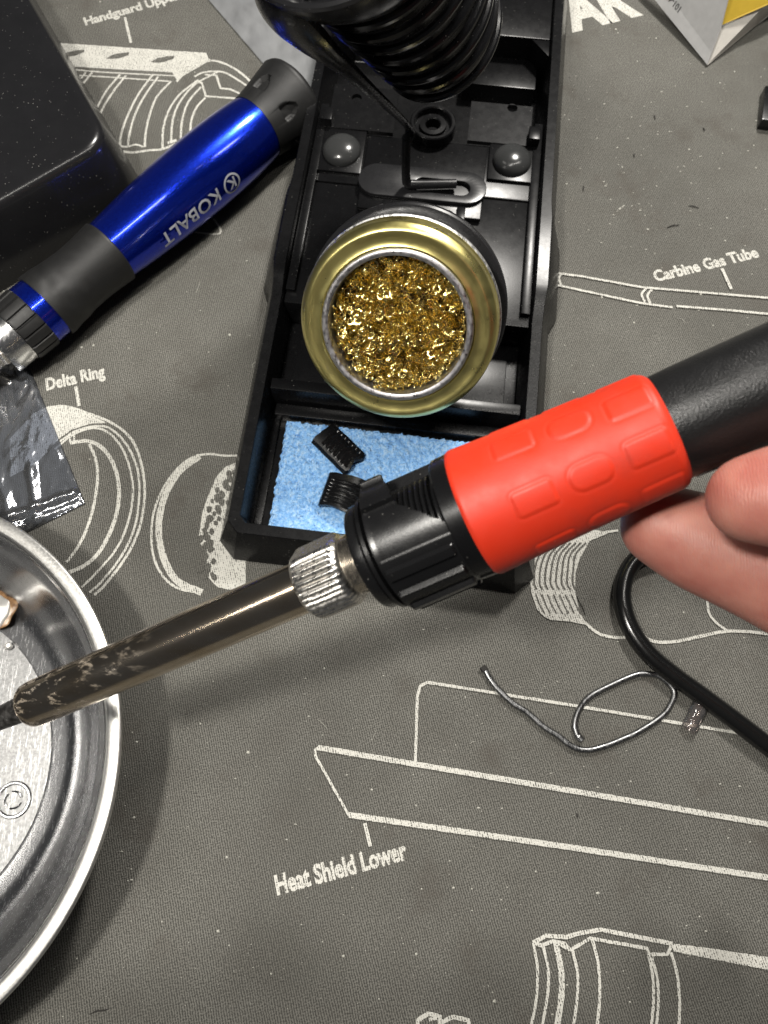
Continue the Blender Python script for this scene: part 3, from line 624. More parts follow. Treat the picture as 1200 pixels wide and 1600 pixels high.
# ------------------------------------------------------------------ tin and brass wool
tin = thing('tip_cleaner_tin', 'round gold lidded tin full of brass wool, tilted in the stand ring', 'tin', TC-AX*26)
V, Fc = lathe([(-25, 0.5), (-25, 24.8), (-24.2, 25.6), (-9.2, 25.7), (-8.9, 27.3), (-8.4, 27.8), (-7.9, 27.7), (-7.5, 27.0), (-5, 26.0)], TC, AX, seg=96, cap0=True); mesh('tin_body', V, Fc, M['tinside'], tin)
Rl = 27.2
V, Fc = lathe([(-7.5, Rl-.2), (-7.0, Rl+.15), (-6.3, Rl+.15), (-5.8, Rl-.15), (-2.6, Rl-.15), (-1.9, Rl-.1), (-1.2, Rl-.5), (-0.5, Rl-1.1), (0.25, Rl-1.9), (0.35, Rl-2.5), (0.05, Rl-3.2), (-.1, Rl-4.5), (-.1, 21.8), (0.1, 21.2), (-0.3, 20.9), (-3, 20.8)], TC, AX, seg=128); mesh('gold_lid', V, Fc, M['gold'], tin, edge=50)
V, Fc = lathe([(-3, 20.75), (0.5, 20.75), (0.9, 20.4), (0.95, 19.6), (0.6, 18.95), (-0.4, 18.75), (-9, 18.7)], TC, AX, seg=128); mesh('inner_rim', V, Fc, M['ring'], tin, edge=50)
a_, r_, b_ = frame(AX, (0, 0, 1))       # r_ points up-slope, -r_ is toward the viewer's bottom
def wool_h(x, y): return -2.6+1.3*(1-(x*x+y*y)/350)+1.2*nz(x*.16, y*.16, 2)+.7*nz(x*.4, y*.4, 4)
parts = []
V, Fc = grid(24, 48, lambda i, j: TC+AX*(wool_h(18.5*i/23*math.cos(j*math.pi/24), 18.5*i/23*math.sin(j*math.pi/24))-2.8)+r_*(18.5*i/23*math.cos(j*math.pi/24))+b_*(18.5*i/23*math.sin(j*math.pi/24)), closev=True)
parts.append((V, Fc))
curls = []
for k in range(2300):
    R = 18.3*math.sqrt(rnd.random()); th = rnd.uniform(0, 6.283); x, y = R*math.cos(th), R*math.sin(th)
    if k < 40: x, y = rnd.gauss(-18.2, 1.3), rnd.gauss(-.5, 2.4)
    h = wool_h(x, y)+rnd.uniform(-2.2, .6)+(1.6 if k < 40 else 0)
    c = TC+AX*h+r_*x+b_*y
    rad = rnd.uniform(0.35, 1.15)*(0.6 if k < 40 else 1); tr_ = rnd.uniform(.8, 3.2); adv = rnd.uniform(.2, .8); ax2 = unit([rnd.gauss(0, 1) for _ in range(3)]); aa, rr_, bb = frame(ax2)
    n = int(9*tr_)+3; wd = rnd.uniform(.08, .19)
    if R > 17.2 and k >= 40: rad *= .5
    pth = [c+aa*(adv*tr_*(i/n-.5))*1.2+(rr_*math.cos(6.283*tr_*i/n)+bb*math.sin(6.283*tr_*i/n))*rad*(1+.25*math.sin(i*.9)) for i in range(n+1)]
    curls.append(tube(pth, wd, 4, flat=.35, ref=tuple(ax2), caps=False))
V, Fc = join(*curls); n_core = len(parts[0][0])
o = mesh('brass_wool', V, Fc, M['brass'], loc=TC-AX*4, edge=80); tag(o, 'curly golden brass shavings packed in the round tin', 'brass wool', kind='stuff')
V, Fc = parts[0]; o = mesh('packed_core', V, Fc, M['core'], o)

# ------------------------------------------------------------------ soldering iron
A0 = D(57, 1098, 156); B0 = D(1045, 668, 120); E = unit(B0-A0); UP = CAM-(A0+E*70); UP = unit(UP-E*(UP@E)); V3 = np.cross(E, UP)
iron = thing('soldering_iron', 'red gripped soldering iron with cracked black nut and sooty steel barrel, held in the hand', 'soldering iron', A0+E*85)
def il(prof, name, mat, seg=96, rf=None, edge=30, cap0=False, cap1=False, parent=None):
    V, Fc = lathe(prof, A0, E, UP, seg, rf, cap0, cap1); return mesh(name, V, Fc, M[mat], parent or iron, edge=edge)
# angle 0 faces the lens, positive toward the lower edge of the picture
il([(-26, 0.5), (-24, 1.4), (-14, 2.3), (-6, 2.75), (0, 2.9), (6, 2.9)], 'iron_tip', 'tip', 40, rf=lambda i, t, R, a: R*(1+.05*nz(t*.5, a)), cap0=True)
il([(3, 2.6), (0.2, 2.7), (-1.2, 3.2), (-1.9, 3.9), (-1.8, 4.4), (-1.2, 4.75), (0.2, 4.9), (10, 4.93), (40, 4.97), (70, 5.0)], 'barrel', 'barrel', 96, edge=60)
# knurled nut
def knurl(i, t, R, a):
    flat_ = sstep(math.radians(-52), math.radians(-58), a if a < math.pi else a-2*math.pi) if True else 0
    aa = a if a < math.pi else a-2*math.pi
    inflat = (aa < math.radians(-42)) and (aa > math.radians(-100))
    if 2 <= i <= 7:
        if inflat: return min(R, 6.45/max(.35, math.cos(aa-math.radians(-71))))
        return R-0.38*(.4 if i in (2, 7) else 1)*(1-abs(math.sin(a*19)))**.8
    return R
il([(66.9, 5.1), (66.9, 6.0), (67.7, 6.9), (68.0, 7.05), (70, 7.1), (73, 7.1), (75, 7.1), (75.6, 7.05), (76.6, 6.3), (76.9, 5.6)], 'knurled_nut', 'knurl', 352, rf=knurl, edge=40)
pr = [(76.4, 5.6)]
for k in range(9): pr += [(76.6+k*.36, 5.75), (76.78+k*.36, 5.45)]
pr += [(80.0, 5.55), (83, 5.55)]
il(pr, 'threaded_collar', 'nickel', 72, edge=60)
il([(80.2, 5.0), (80.2, 8.6), (80.6, 9.6), (81.2, 9.9), (82.6, 9.9), (83.1, 9.5), (83.1, 8.4)], 'front_flange', 'blackmatt', 96)
# threaded core seen through the gap
pr = [(83.0, 7.0)]
t0 = 84.0
for k in range(15): pr += [(t0+k*1.02, 9.25), (t0+k*1.02+.30, 9.3), (t0+k*1.02+.60, 8.35), (t0+k*1.02+.82, 8.35)]
pr += [(99.4, 8.9)]
il(pr, 'threaded_core', 'blackmatt', 96, edge=45)
# cracked nut: shell with a missing sector
nt_, na = 50, 300
def aa_(a): return a if a < math.pi else a-2*math.pi
def nut_present(t, deg):
    # deg: angle around, the gap lies on the upper side of the picture
    if t < 84.6: return True
    if -110 < deg < 12:
        edge_t = 89.4+(min(-33, deg)+72)/40*2.2+0.25*nz(deg*.15, 3)
        if t < edge_t: return True
        return deg > -33+(t-91.9)*4.9+1.6*nz(t*.9, 5)
    return True
def nutR(t, deg):
    R = 11.45-0.02*(t-84)
    if t < 84.1: R = 10.7
    elif t < 84.75: R = 9.75
    if t > 98.4: R -= (t-98.4)*0.7
    g = (deg+360*3+6) % 30.0
    if 85.6 < t < 98.0 and (g < 3.2 or 11 < g < 14.2) and not (-60 < deg < 2): R -= 0.0
    rib = ((deg+8) % 24)
    if 85.4 < t < 97.4 and not (-64 < deg < 8): R += 0.8*(sstep(0, 1.6, rib)-sstep(9.5, 11, rib))
    if -64 < deg < 8 and 85.4 < t: R += -0.1
    if deg < -38 and t > 85.2: R += 0.95*sstep(-38, -42, deg) if False else (0.95 if deg < -40 else 0)
    return R
V = []; idx = {}; Fc = []
ts = [83.3+ (99.3-83.3)*i/(nt_-1) for i in range(nt_)]
for layer in (0, 1):
    for i, t_ in enumerate(ts):
        for j in range(na):
            deg = aa_(2*math.pi*j/na)*180/math.pi; R = nutR(t_, deg) if layer == 0 else 9.45
            a = 2*math.pi*j/na; V.append(A0+E*t_+(UP*math.cos(a)+V3*math.sin(a))*R)
def vid(l, i, j): return l*nt_*na+i*na+(j % na)
pres = [[nut_present((ts[i]+ts[i+1])/2, aa_(2*math.pi*(j+.5)/na)*180/math.pi) for j in range(na)] for i in range(nt_-1)]
for i in range(nt_-1):
    for j in range(na):
        if not pres[i][j]: continue
        Fc.append((vid(0, i, j), vid(0, i+1, j), vid(0, i+1, j+1), vid(0, i, j+1))); Fc.append((vid(1, i, j), vid(1, i, j+1), vid(1, i+1, j+1), vid(1, i+1, j)))
        if i == 0 or not pres[i-1][j]: Fc.append((vid(0, i, j), vid(0, i, j+1), vid(1, i, j+1), vid(1, i, j)))
        if i == nt_-2 or not pres[i+1][j]: Fc.append((vid(0, i+1, j+1), vid(0, i+1, j), vid(1, i+1, j), vid(1, i+1, j+1)))
        if not pres[i][(j-1) % na]: Fc.append((vid(0, i+1, j), vid(0, i, j), vid(1, i, j), vid(1, i+1, j)))
        if not pres[i][(j+1) % na]: Fc.append((vid(0, i, j+1), vid(0, i+1, j+1), vid(1, i+1, j+1), vid(1, i, j+1)))
used = sorted({k for f in Fc for k in f}); mp = {k: n for n, k in enumerate(used)}
o = mesh('cracked_nut', [V[k] for k in used], [tuple(mp[k] for k in f) for f in Fc], M['blackmatt'], iron, edge=32); o['label'] = 'cracked ribbed black nut with a piece broken out'
il([(97.9, 9.2), (97.9, 10.9), (98.3, 11.3), (101.4, 11.4), (101.4, 9.5)], 'rear_collar', 'black', 120, rf=lambda i, t, R, a: R+(0.0 if not 1.15 < a < 1.25 else -.35))
# silicone sleeve with raised pads
def cyl_hit(px, py, R):
    r = ray(px, py); w_ = CAM-A0; rp = r-E*(r@E); wp = w_-E*(w_@E); a = rp@rp; b = 2*rp@wp; c = wp@wp-R*R; k = (-b-math.sqrt(max(0, b*b-4*a*c)))/(2*a)
    p = CAM+r*k-A0; q_ = p-E*(p@E); return p@E, math.atan2(q_@V3, q_@UP)
rows = [9.7, -40, 61, 111, 161, -139, -89]; pads = []
for k, dg in enumerate(rows):
    for m_, tc in enumerate((112.6, 121.9, 131.2)): pads.append((tc, math.radians(dg+0.4*(tc-122)*(-1 if k == 2 else (1 if k == 1 else 0))), m_ == 1))
def slR(t):
    u = (t-100.9)/(136.2-100.9); R = 11.75-1.75*u-.15*math.sin(u*math.pi)
    if u < .03: R -= 0.5*(1-u/.03)**2
    if u > .94: R -= 1.5*((u-.94)/.06)**2.2
    return R
def sleeve(i, j, nt=210, na2=330):
    u = i/(nt-1); t = 100.9+35.5*u; a = 2*math.pi*j/na2; R = slR(t); off = 0
    for tc, ta, rd in pads:
        da = (a-ta+math.pi) % (2*math.pi)-math.pi; y = da*R; x = t-tc
        if abs(x) > 5 or abs(y) > 4: continue
        hx, hy, cr = 3.35, 2.15, (1.9 if rd else .7)
        qx, qy = abs(x)-hx+cr, abs(y)-hy+cr; sd = math.hypot(max(qx, 0), max(qy, 0))+min(max(qx, qy), 0)-cr
        off += 0.15*(1-sstep(-.5, .2, sd))-0.05*math.exp(-((sd-.3)/.25)**2)
    R += off; return A0+E*t+(UP*math.cos(a)+V3*math.sin(a))*R
V, Fc = grid(210, 330, sleeve, closev=True)
n0 = len(V); V += [A0+E*136.1+(UP*math.cos(2*math.pi*j/330)+V3*math.sin(2*math.pi*j/330))*8.2 for j in range(330)]; Fc += [(209*330+j, n0+j, n0+(j+1) % 330, 209*330+(j+1) % 330) for j in range(330)]
n0 = len(V); V += [A0+E*101.0+(UP*math.cos(2*math.pi*j/330)+V3*math.sin(2*math.pi*j/330))*9.2 for j in range(330)]; Fc += [(j, n0+j, n0+(j+1) % 330, (j+1) % 330) for j in range(330)]
mesh('red_grip', V, Fc, M['red'], iron, edge=80)
il([(135, 8.9), (140, 9.0), (160, 8.95), (200, 8.9), (232, 8.7), (238, 6)], 'handle', 'coat', 96, cap1=True, edge=60)
V, Fc = tube([A0+E*t_+V3*8.98+UP*1.6 for t_ in (136.5, 150, 180, 230)], .10, 6); mesh('seam_line', V, Fc, M['coat'], iron)

# ------------------------------------------------------------------ hand
def capsule(p0, r0_, p1, r1_, seg=20, rings_=6):
    p0 = np.array(p0, float); p1 = np.array(p1, float); L = np.linalg.norm(p1-p0); prof = []
    for k in range(rings_+1): a = math.pi/2*k/rings_; prof.append((-r0_*math.cos(a), max(.01, r0_*math.sin(a))))
    for k in range(rings_+1): a = math.pi/2*k/rings_; prof.append((L+r1_*math.sin(a), max(.01, r1_*math.cos(a))))
    return lathe(prof, p0, p1-p0, (0.3, .2, 1), seg)
caps = []
def chain(pts, rad):
    q_ = catmull(pts, 5); N = len(q_)
    for i in range(N-1):
        f0, f1 = i/(N-1)*(len(rad)-1), (i+1)/(N-1)*(len(rad)-1)
        R0 = np.interp(f0, range(len(rad)), rad); R1 = np.interp(f1, range(len(rad)), rad); caps.append(capsule(q_[i], R0, q_[i+1], R1))
thumb = [D(1176, 779, 108), D(1235, 775, 106), D(1330, 770, 104), D(1450, 800, 106), D(1560, 880, 112)]
index = [D(1036, 822, 134), D(1095, 848, 133), D(1200, 893, 130), D(1330, 960, 126), D(1470, 985, 122), D(1620, 960, 124)]
middle = [D(1262, 1000, 150), D(1330, 1020, 146), D(1430, 1060, 138), D(1560, 1060, 128), D(1680, 990, 126)]
ringf = [D(1330, 1080, 158), D(1400, 1120, 150), D(1500, 1150, 140), D(1640, 1120, 130), D(1740, 1030, 128)]
little = [D(1420, 1170, 160), D(1480, 1200, 152), D(1580, 1210, 143), D(1700, 1170, 134), D(1790, 1070, 130)]
chain(thumb, [6.6, 7.9, 8.4, 9.0, 11]); chain(index, [7.6, 9.0, 9.6, 9.6, 9.8, 10]); chain(middle, [6.4, 7.6, 8.4, 9, 10]); chain(ringf, [6, 7.2, 8, 8.6, 9.6]); chain(little, [5.2, 6.3, 7, 7.6, 9])
pw = [D(1640, 930, 120), D(1720, 985, 124), D(1780, 1040, 128)]
wr = D(2050, 1080, 150)
for p in pw+[D(1560, 880, 112)]:
    caps.append(capsule(p, 10.5, wr+(p-pw[1])*.35, 14))
caps.append(capsule(wr, 19, D(2350, 1240, 185), 22))
V, Fc = join(*caps); hp = D(1500, 930, 120)
hand = mesh('person', V, Fc, M['skin'], loc=hp, edge=180); tag(hand, 'hand from the right edge, thumb and forefinger pinching the black handle', 'person')
md = hand.modifiers.new('remesh', 'REMESH'); md.mode = 'VOXEL'; md.voxel_size = 0.0007; md.use_smooth_shade = True
ms = hand.modifiers.new('smooth', 'SMOOTH'); ms.factor = 0.6; ms.iterations = 14
dg = bpy.context.evaluated_depsgraph_get(); me = bpy.data.meshes.new_from_object(hand.evaluated_get(dg)); hand.modifiers.clear(); hand.data = me; me.shade_smooth()

# ------------------------------------------------------------------ cable
cp = [(2100, 620, 2.9), (1700, 700, 3.2), (1450, 760, 12), (1330, 800, 16), (1200, 830, 12), (1080, 840, 7), (1012, 862, 4.5), (982, 890, 3), (972, 930, 2.9), (982, 975, 2.9), (1010, 1018, 2.9), (1052, 1055, 2.9), (1100, 1090, 2.9), (1160, 1135, 2.9), (1260, 1212, 2.9), (1420, 1330, 2.9), (1640, 1420, 2.9), (2000, 1440, 2.9)]
V, Fc = tube(catmull([P(x, y, z) for x, y, z in cp], 12), 2.75, 20); o = mesh('power_cable', V, Fc, M['cable'], loc=P(1052, 1055, 0)); tag(o, 'thick glossy black cable curving across the mat below the hand', 'cable')
# solder wire
sp = [(757, 1046), (772, 1070), (800, 1098), (822, 1112), (850, 1136), (872, 1150), (895, 1167), (918, 1172), (947, 1165), (972, 1155), (998, 1143), (1035, 1118), (1050, 1096), (1053, 1080), (1042, 1066), (1028, 1056), (1010, 1053), (991, 1055), (956, 1070), (922, 1088), (905, 1108), (898, 1130), (901, 1146), (909, 1157)]
pth = catmull([P(x, y, 0.95+(1.5 if 18 < k < 23 else 0)*0) for k, (x, y) in enumerate(sp)], 10)
V, Fc = tube(pth, lambda u: 0.88 if u < .97 else 1.0, 12); o = mesh('solder_wire', V, Fc, M['solder'], loc=P(900, 1110, 0)); tag(o, 'loose curl of dull grey solder wire lying on the printed mat', 'solder wire')
V, Fc = tube([P(757, 1046, 1.0)+np.array([-.7, .8, .15]), P(758, 1048, 1.0)], 1.0, 8); mesh('burnt_end', V, Fc, M['darkfibre'], o)
# clear tube offcut
a = P(1096, 1098, 1.9); b = P(1076, 1140, 1.7)
def tf(i, j):
    t_ = i/11; an = 2*math.pi*j/24; p = a+(b-a)*t_; d = unit(b-a); s_ = np.cross(d, (0, 0, 1)); R = 1.9+.25*nz(t_*4, math.cos(an)*2)
    return p+s_*math.cos(an)*R*1.25+np.array([0, 0, 1])*math.sin(an)*R*.8+d*(.8*nz(math.cos(an)*2, 3) if i in (0, 11) else 0)
V, Fc = grid(12, 24, tf, closev=True); o = mesh('clear_tube_offcut', V, Fc, M['tubefilm']); tag(o, 'short crumpled clear tube offcut against the black cable', 'plastic scrap')

# ------------------------------------------------------------------ screwdriver
S0 = P(443, 165, 14.0); S1 = P(0, 540, 14.0); dv = unit(S1-S0); 
def st(px, py): return (P(px, py, 14.0)-S0)@dv
drv = thing('screwdriver', 'screwdriver with metallic blue handle and black rubber grips leaning beside the black box', 'screwdriver', [*((S0+S1)/2)[:2], 0])
ur = np.array([0, 0, 1.0])
def dl(prof, name, mat, seg=72, rf=None, edge=35, cap0=False, cap1=False):
    V, Fc = lathe(prof, S0, dv, ur, seg, rf, cap0, cap1); return mesh(name, V, Fc, M[mat], drv, edge=edge)
tj = st(398, 199); tb = st(170, 392); 
def notch(i, t, R, a):
    k = (a+0.35) % (2*math.pi/6)-math.pi/6; y = k*R
    tt = t-1.0
    tri = abs(y) < 3.0*sstep(-1, 7, tt)*1.0 and 1.8 < tt < 7.5 and i not in (0, 1)
    return R-(1.5*sstep(0, 1.2, 3.0-abs(y)) if tri else 0)
pr = [(-7.2, 0.3), (-7.0, 9), (-6.3, 13.0), (-5.0, 14.6), (-3.6, 15.0)]+[(-3.6+k*.6, 14.9-0.11*k) for k in range(1, 22)]+[(tj-.6, 11.9), (tj, 11.9)]
dl(pr, 'end_cap', 'rubber', 180, notch, edge=50, cap0=True)
n = 24; L = tb-tj
dl([(tj-.2+L*k/n, 11.7+1.55*math.sin(math.pi*min(1, (k/n)**.8))**.9-1.2*(k/n)**2) for k in range(n+1)], 'blue_handle', 'blue', 96, edge=80)
gr0, gr1 = tb, st(70, 478)
dl([(gr0-.3, 10.9), (gr0, 11.3)]+[(gr0+(gr1-gr0)*u, 11.35-0.95*math.sin(math.pi*min(1, u*1.05))+.2*u) for u in np.linspace(.03, 1, 40)]+[(gr1+.1, 10.4)], 'rubber_grip', 'rubber', 120,
   lambda i, t, R, a: R+0.5*nz(t*.28, math.cos(a)*1.8, math.sin(a)*1.8)*sstep(gr0+10, gr1-3, t), edge=70)
rb1 = st(52, 493)
dl([(gr1, 10.8), (rb1, 10.9)], 'blue_band', 'blue', 80)
kn1 = st(22, 520)
dl([(rb1, 10.0), (rb1, 10.9), (rb1+.5, 11.3), (kn1-.8, 11.0), (kn1, 10.6), (kn1, 9.5)], 'ribbed_ring', 'rubber', 216, lambda i, t, R, a: R-(0.75 if (a*18/(2*math.pi)) % 1 < .14 and i in (2, 3) else 0))
dl([(kn1, 10.0), (kn1+.2, 10.2), (kn1+7.2, 9.9), (kn1+7.8, 9.5), (kn1+7.8, 6.0)], 'silver_chuck', 'silver', 96)
dl([(kn1+7.5, 6.0), (kn1+8.5, 6.0), (kn1+9.5, 5.4), (kn1+30, 5.2), (kn1+32, 3.2), (kn1+95, 3.2)], 'shaft', 'nickel', 6, edge=20, cap1=True)
# lettering wrapped on the handle
lat = np.cross(dv, ur)   # sideways
if lat[1] > 0: lat = -lat      # toward the lower right of the picture
def wrap(V, t0_, ang0, R):
    out = []
    for v in V:
        a = ang0-v[1]/R*1.0; out.append(S0+dv*(t0_+v[0])+(ur*math.cos(a)+lat*math.sin(a))*(R+0.09))
    return out
t0_ = st(352, 306)
# the letters run down the handle with their tops toward the lower edge
V, Fc = text_mesh('KOBALT', 6.9, 0.10, sx=1.06); V = [np.array([v[0], -v[1], 0]) for v in V]
ang_c = math.radians(68)
mesh('handle_lettering', wrap(V, t0_+1.5, ang_c, 13.15), Fc, M['ink'], drv, smooth=False)
parts = []; cx0 = t0_-4.2; N = 40
rg = []
for k in range(N):
    a = 2*math.pi*k/N; rg += [np.array([cx0+3.7*math.cos(a), -2.6+3.7*math.sin(a), 0]), np.array([cx0+3.0*math.cos(a), -2.6+3.0*math.sin(a), 0])]
rf_ = [(2*k, 2*((k+1) % N), 2*((k+1) % N)+1, 2*k+1) for k in range(N)]
kV, kF = text_mesh('K', 5.6, 0.12); kV = [np.array([v[0]+cx0-2.0, -(v[1]-2.0)-2.6, 0]) for v in kV]
V, Fc = join(([v for v in rg], rf_), (kV, kF)); mesh('handle_emblem', wrap([v-np.array([0, 0, 0]) for v in V], 0, ang_c, 13.15), Fc, M['ink'], drv, smooth=False)

# ------------------------------------------------------------------ black box at the upper left
HB = 29.0
f0, f1 = P(0, 312, HB)[:2], P(130, 238, HB)[:2]; g0, g1 = P(45, 0, HB)[:2], P(152, 185, HB)[:2]
df_ = f1-f0; dg_ = g1-g0; A_ = np.array([df_, -dg_]).T; k_ = np.linalg.solve(A_, g0-f0); cor = f0+df_*k_[0]; uf = -df_/np.linalg.norm(df_); ug = (g0-g1)/np.linalg.norm(g0-g1)
def rrect(ins, rad, n=10, wide=150, deep=150):
    # corner at cor, sides along uf and ug, other corners far off frame
    c0 = cor+(uf+ug)*ins; c1 = cor+uf*(wide-ins)+ug*ins; c2 = cor+uf*(wide-ins)+ug*(deep-ins); c3 = cor+uf*ins+ug*(deep-ins); out = []
    cs4 = [c0, c1, c2, c3]
    for i in range(4):
        p = cs4[i]; a = cs4[i-1]; b = cs4[(i+1) % 4]; da = unit(a-p); db = unit(b-p); s = p+da*rad; e = p+db*rad
        for k in range(n+1):
            t = k/n; out.append((1-t)**2*s+2*t*(1-t)*p+t*t*e)
    return out
lv = [(-5.0, 0.0, 13), (-5.2, .8, 13), (-3.4, 12, 13), (-1.0, HB-3.2, 12), (-.5, HB-1.7, 12), (.3, HB-.6, 12), (1.6, HB-.08, 11.5), (3.2, HB, 11), (4.6, HB-.05, 10.5), (6.5, HB-.9, 10)]
lv = [l for l in lv[:8]]
V = []; Fc = []; n = 44
for ins, z, rad in lv: V += [np.array([*p, z]) for p in rrect(ins, rad)]
for i in range(len(lv)-1):
    for k in range(n): Fc.append((i*n+k, i*n+(k+1) % n, (i+1)*n+(k+1) % n, (i+1)*n+k))
Fc.append(tuple(range(n))[::-1]); Fc.append(tuple((len(lv)-1)*n+k for k in range(n)))
o = mesh('plastic_box', V, Fc, M['blackgloss'], edge=40); tag(o, 'scratched dusty glossy black box with rounded corner behind the blue screwdriver', 'box')

# ------------------------------------------------------------------ steel dish
dc = np.array([-142.4, -77.7, 0.0]); DR = 74.6
prof = [(0.6, 0.5), (0.6, 44), (1.0, 47), (2.4, 50.5), (7, 55.5), (14, 59.5), (22, 63.2), (28, 66.0), (31.5, 67.0), (32.4, 67.4)]
rprof = [(32.3, 67.5), (32.6, 70.0), (32.5, 71.4), (32.9, 71.85), (33.5, 72.05), (34.1, 71.8), (34.35, 71.3), (34.4, 70.2), (34.3, 68.9), (33.9, 68.3), (33.3, 68.0)]
iprof = [(33.35, 67.95), (33.0, 67.7), (32.2, 67.5), (30.4, 66.6), (28.5, 65.2), (25, 63.6), (20, 61.8), (14, 59.0), (8, 55.3), (4.6, 51.6), (3.3, 48.6), (2.9, 45.5), (2.7, 44.6)]
fprof = [(2.7, 44.7), (2.68, 42), (2.7, 30), (2.9, 12), (2.9, 0.5)]
zs = lambda pf: [(t_*(.80) if t_ > 3 else t_, R_*DR/71.9) for t_, R_ in pf]
prof, rprof, iprof, fprof = zs(prof), zs(rprof), zs(iprof), zs(fprof)
wob = lambda i, t, R, a: R*(1+.0006*math.sin(3*a+1))
V, Fc = join(lathe(prof, dc, (0, 0, 1), (1, 0, 0), 256, wob), lathe(iprof, dc, (0, 0, 1), (1, 0, 0), 256, wob))
dish = thing('steel_dish', 'shiny round stainless steel dish with scratched floor and dried flux residue', 'dish', dc)
mesh('dish_bowl', V, Fc, M['dish'], dish, edge=60); V, Fc = lathe(rprof, dc, (0, 0, 1), (1, 0, 0), 256, wob); mesh('rolled_rim', V, Fc, M['rim'], dish, edge=60)
V, Fc = lathe(fprof, dc, (0, 0, 1), (1, 0, 0), 128, lambda i, t, R, a: R*(1+.0006*math.sin(3*a+1))); mesh('dish_floor', V, Fc, M['floor'], dish, edge=60)
def inside(px, py): return P(px, py, 3.0)
rp = P(20, 1250, 3.2)
ringV = lathe([(0, 5.1), (.35, 4.8), (.35, 4.3), (0, 4.0)], [rp[0], rp[1], 2.9], (0, 0, 1), seg=48); arc = []
for k in range(3):
    a0 = k*2.094+.3; arc.append(tube([np.array([rp[0]+2.3*math.cos(a0+q_), rp[1]+2.3*math.sin(a0+q_), 3.1]) for q_ in np.linspace(0, 1.5, 8)], .28, 6))
V, Fc = join(ringV, *arc); mesh('stamped_mark', V, Fc, M['dish'], dish)
# residue blob and little solder beads
def lump(c, rx, ry, h, mat, name, label, cat, seed, top=False, parent=None):
    nr, na_ = 10, 36
    def fn(i, j):
        u = i/(nr-1); a = 2*math.pi*j/na_; k = 1+.22*nz(math.cos(a)*1.5, math.sin(a)*1.5, seed); r = math.cos(u*math.pi/2)
        return np.array([c[0]+rx*k*r*math.cos(a), c[1]+ry*k*r*math.sin(a), c[2]+h*math.sin(u*math.pi/2)*(1+.15*nz(a, u*3, seed))])
    V, Fc = grid(nr, na_, fn, closev=True); o = mesh(name, V, Fc, M[mat], parent)
    if not parent: tag(o, label, cat)
    return o
c = P(-8, 955, 5.6); fl = lump(c, 6.4, 6.0, .7, 'flux', 'flux_residue', 'brown dried flux ring around a bright solder puddle in the dish', 'residue', 2)
lump(c+np.array([-.3, 0, .4]), 5.2, 5.0, 1.2, 'blob', 'solder_puddle', '', '', 3, parent=fl)
c = P(13, 1010, 3.6); b0 = lump(c, 1.25, 1.25, 1.5, 'blob', 'solder_bead', 'small round bead of solder on the dish floor below the brown residue', 'solder bead', 4)

# ------------------------------------------------------------------ clear bag at the left, frosted bag at the top
def sheet(name, corners, nx_, ny_, hf, mat, label, cat, th=.12):
    q_ = [np.array(P(x, y, 0)[:2]) for x, y in corners]
    def fn(l):
        def g(i, j):
            u = i/(nx_-1); v = j/(ny_-1); b = (q_[0]*(1-u)+q_[1]*u)*(1-v)+(q_[3]*(1-u)+q_[2]*u)*v; return np.array([b[0], b[1], hf(u, v, b)+l*th])
        return g
    V, Fc = join(grid(nx_, ny_, fn(0)), grid(nx_, ny_, fn(1))); N = nx_*ny_
    bl = [i*ny_ for i in range(nx_)]+[(nx_-1)*ny_+j for j in range(1, ny_)]+[i*ny_+ny_-1 for i in range(nx_-2, -1, -1)]+[j for j in range(ny_-2, 0, -1)]
    Fc += [(bl[k], bl[(k+1) % len(bl)], N+bl[(k+1) % len(bl)], N+bl[k]) for k in range(len(bl))]
    o = mesh(name, V, Fc, M[mat], edge=180); tag(o, label, cat); return o
def ridge(x, c, w_): return max(0, 1-abs(x-c)/w_)
def bagh(u, v, b):
    # u: left to right edge, v: top to bottom
    h = 0.5+1.5*sstep(0, .5, 1-u)+0.5*nz(b[0]*.09, b[1]*.04, 1)*2+1.3*ridge(u+.25*v, .93, .05)*sstep(.45, .8, v)+1.1*ridge(u-.10*v, .45, .06)*sstep(.2, .5, v)
    h += 1.4*ridge(v+0.06*u, .20+.04*math.sin(u*8), .035)*sstep(1.0, .7, u)+1.8*ridge(v-.02*u, .90, .03)+.7*abs(nz(b[0]*.3, b[1]*.12, 6))
    return max(.15, h*sstep(0, .04, 1-u)*sstep(0, .03, 1-v)+.15)
sheet('clear_bag', [(-130, 560), (40, 558), (134, 788), (-95, 900)], 90, 90, bagh, 'film', 'crinkled clear plastic bag between the screwdriver tip and the steel dish', 'plastic bag')
def frh(u, v, b): return .3+.9*sstep(0, .3, 1-v)*(1+nz(b[0]*.07, b[1]*.07, 3))+.8*abs(nz(b[0]*.16, b[1]*.16, 8))
sheet('frosted_bag', [(300, -120), (560, -120), (530, 240), (325, 0)], 70, 70, frh, 'greyfilm', 'frosted grey plastic sheet under the stand at the top of the mat', 'plastic sheet')

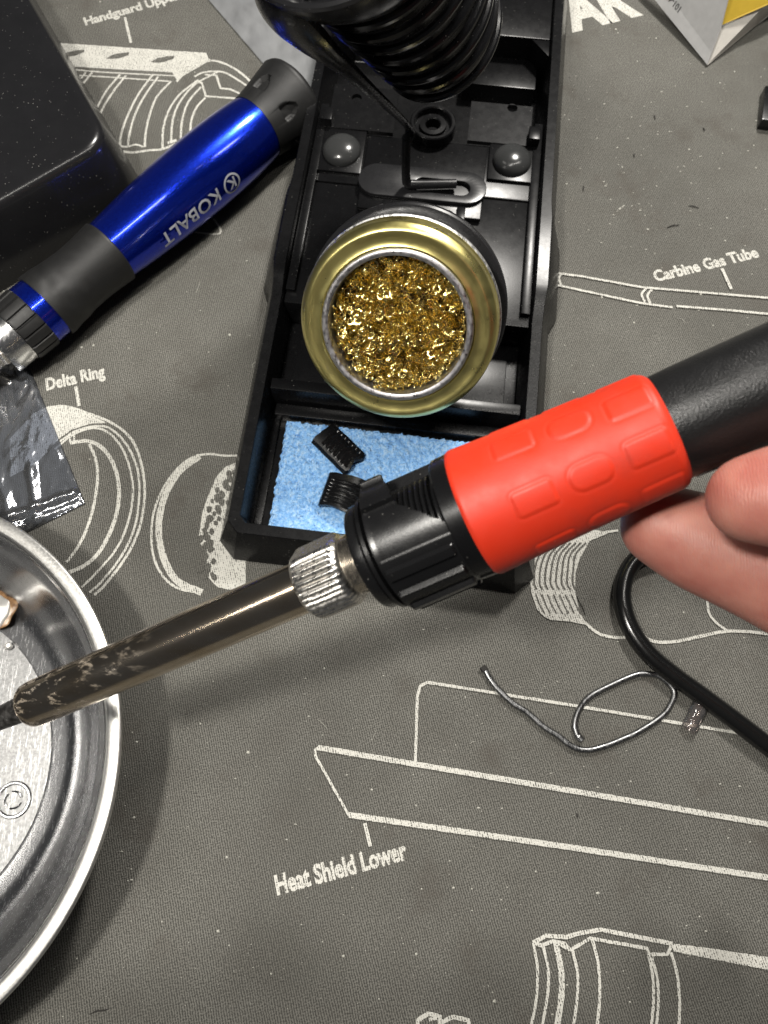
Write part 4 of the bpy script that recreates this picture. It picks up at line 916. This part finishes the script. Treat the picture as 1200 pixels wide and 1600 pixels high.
# ------------------------------------------------------------------ folded card at the upper right
card = thing('folded_card', 'folded grey and yellow printed card standing open at the top right corner', 'card', P(1105, 100, 0))
def slab(pts, th, name, mat, nrm=None):
    p = [np.array(x, float) for x in pts]; n_ = unit(np.cross(p[1]-p[0], p[2]-p[0])); n_ = n_ if n_[2] > 0 else -n_; m_ = len(p)
    V = p+[x-n_*th for x in p]; Fc = [tuple(range(m_)), tuple(range(2*m_-1, m_-1, -1))]+[(k, m_+k, m_+(k+1) % m_, (k+1) % m_) for k in range(m_)]; return mesh(name, V, Fc, M[mat], card, smooth=False)
tipc = P(1105, 101, 1.2); fold = P(1140, -60, 30)
slab([tipc, P(1012, -14, 5), P(950, -100, 9), P(1150, -100, 34), P(1141, -14, 24), P(1127, 42, 13)], .35, 'card_front', 'paper')
slab([tipc+np.array([.3, 0, -.2]), P(1127, 42, 11), P(1200, 4, 12), P(1290, -35, 12), P(1290, -50, 2), P(1205, 20, 1.0)], .3, 'card_inside', 'white')
slab([P(1126, 40, 11.6), P(1144, -40, 22), P(1320, -60, 14.5), P(1205, 5, 12.6)], .3, 'card_flap', 'yellow')
cA, cB = P(1012, -14, 5.4), tipc+np.array([0, 0, .4]); cu_ = unit(cB-cA)
n_ = unit(np.cross(cB-cA, P(1127, 42, 13)-cA)); n_ = n_ if n_[2] > 0 else -n_; cv = np.cross(n_, cu_)
V, Fc = text_mesh('101-40', 3.4, .03)
org_ = cA+cu_*18.0+cv*(1.6)
V = [org_-cu_*v[0]*.95-cv*(v[1]-4.2)+n_*.25 for v in V]; mesh('card_lettering', V, Fc, M['blackink'], card, smooth=False)
# black object cut by the right edge
p0, p1, p2, p3 = P(1196, 133, 5)[:2], P(1191, 186, 5)[:2], P(1290, 200, 5)[:2], P(1300, 140, 5)[:2]
V, Fc = prism([tuple(p0), tuple(p1), tuple(p2), tuple(p3)], 0, 5); o = mesh('black_case', V, Fc, M['blackmatt'], bevel=.6); tag(o, 'small black case cut off by the right edge of the photo, below the card', 'case')
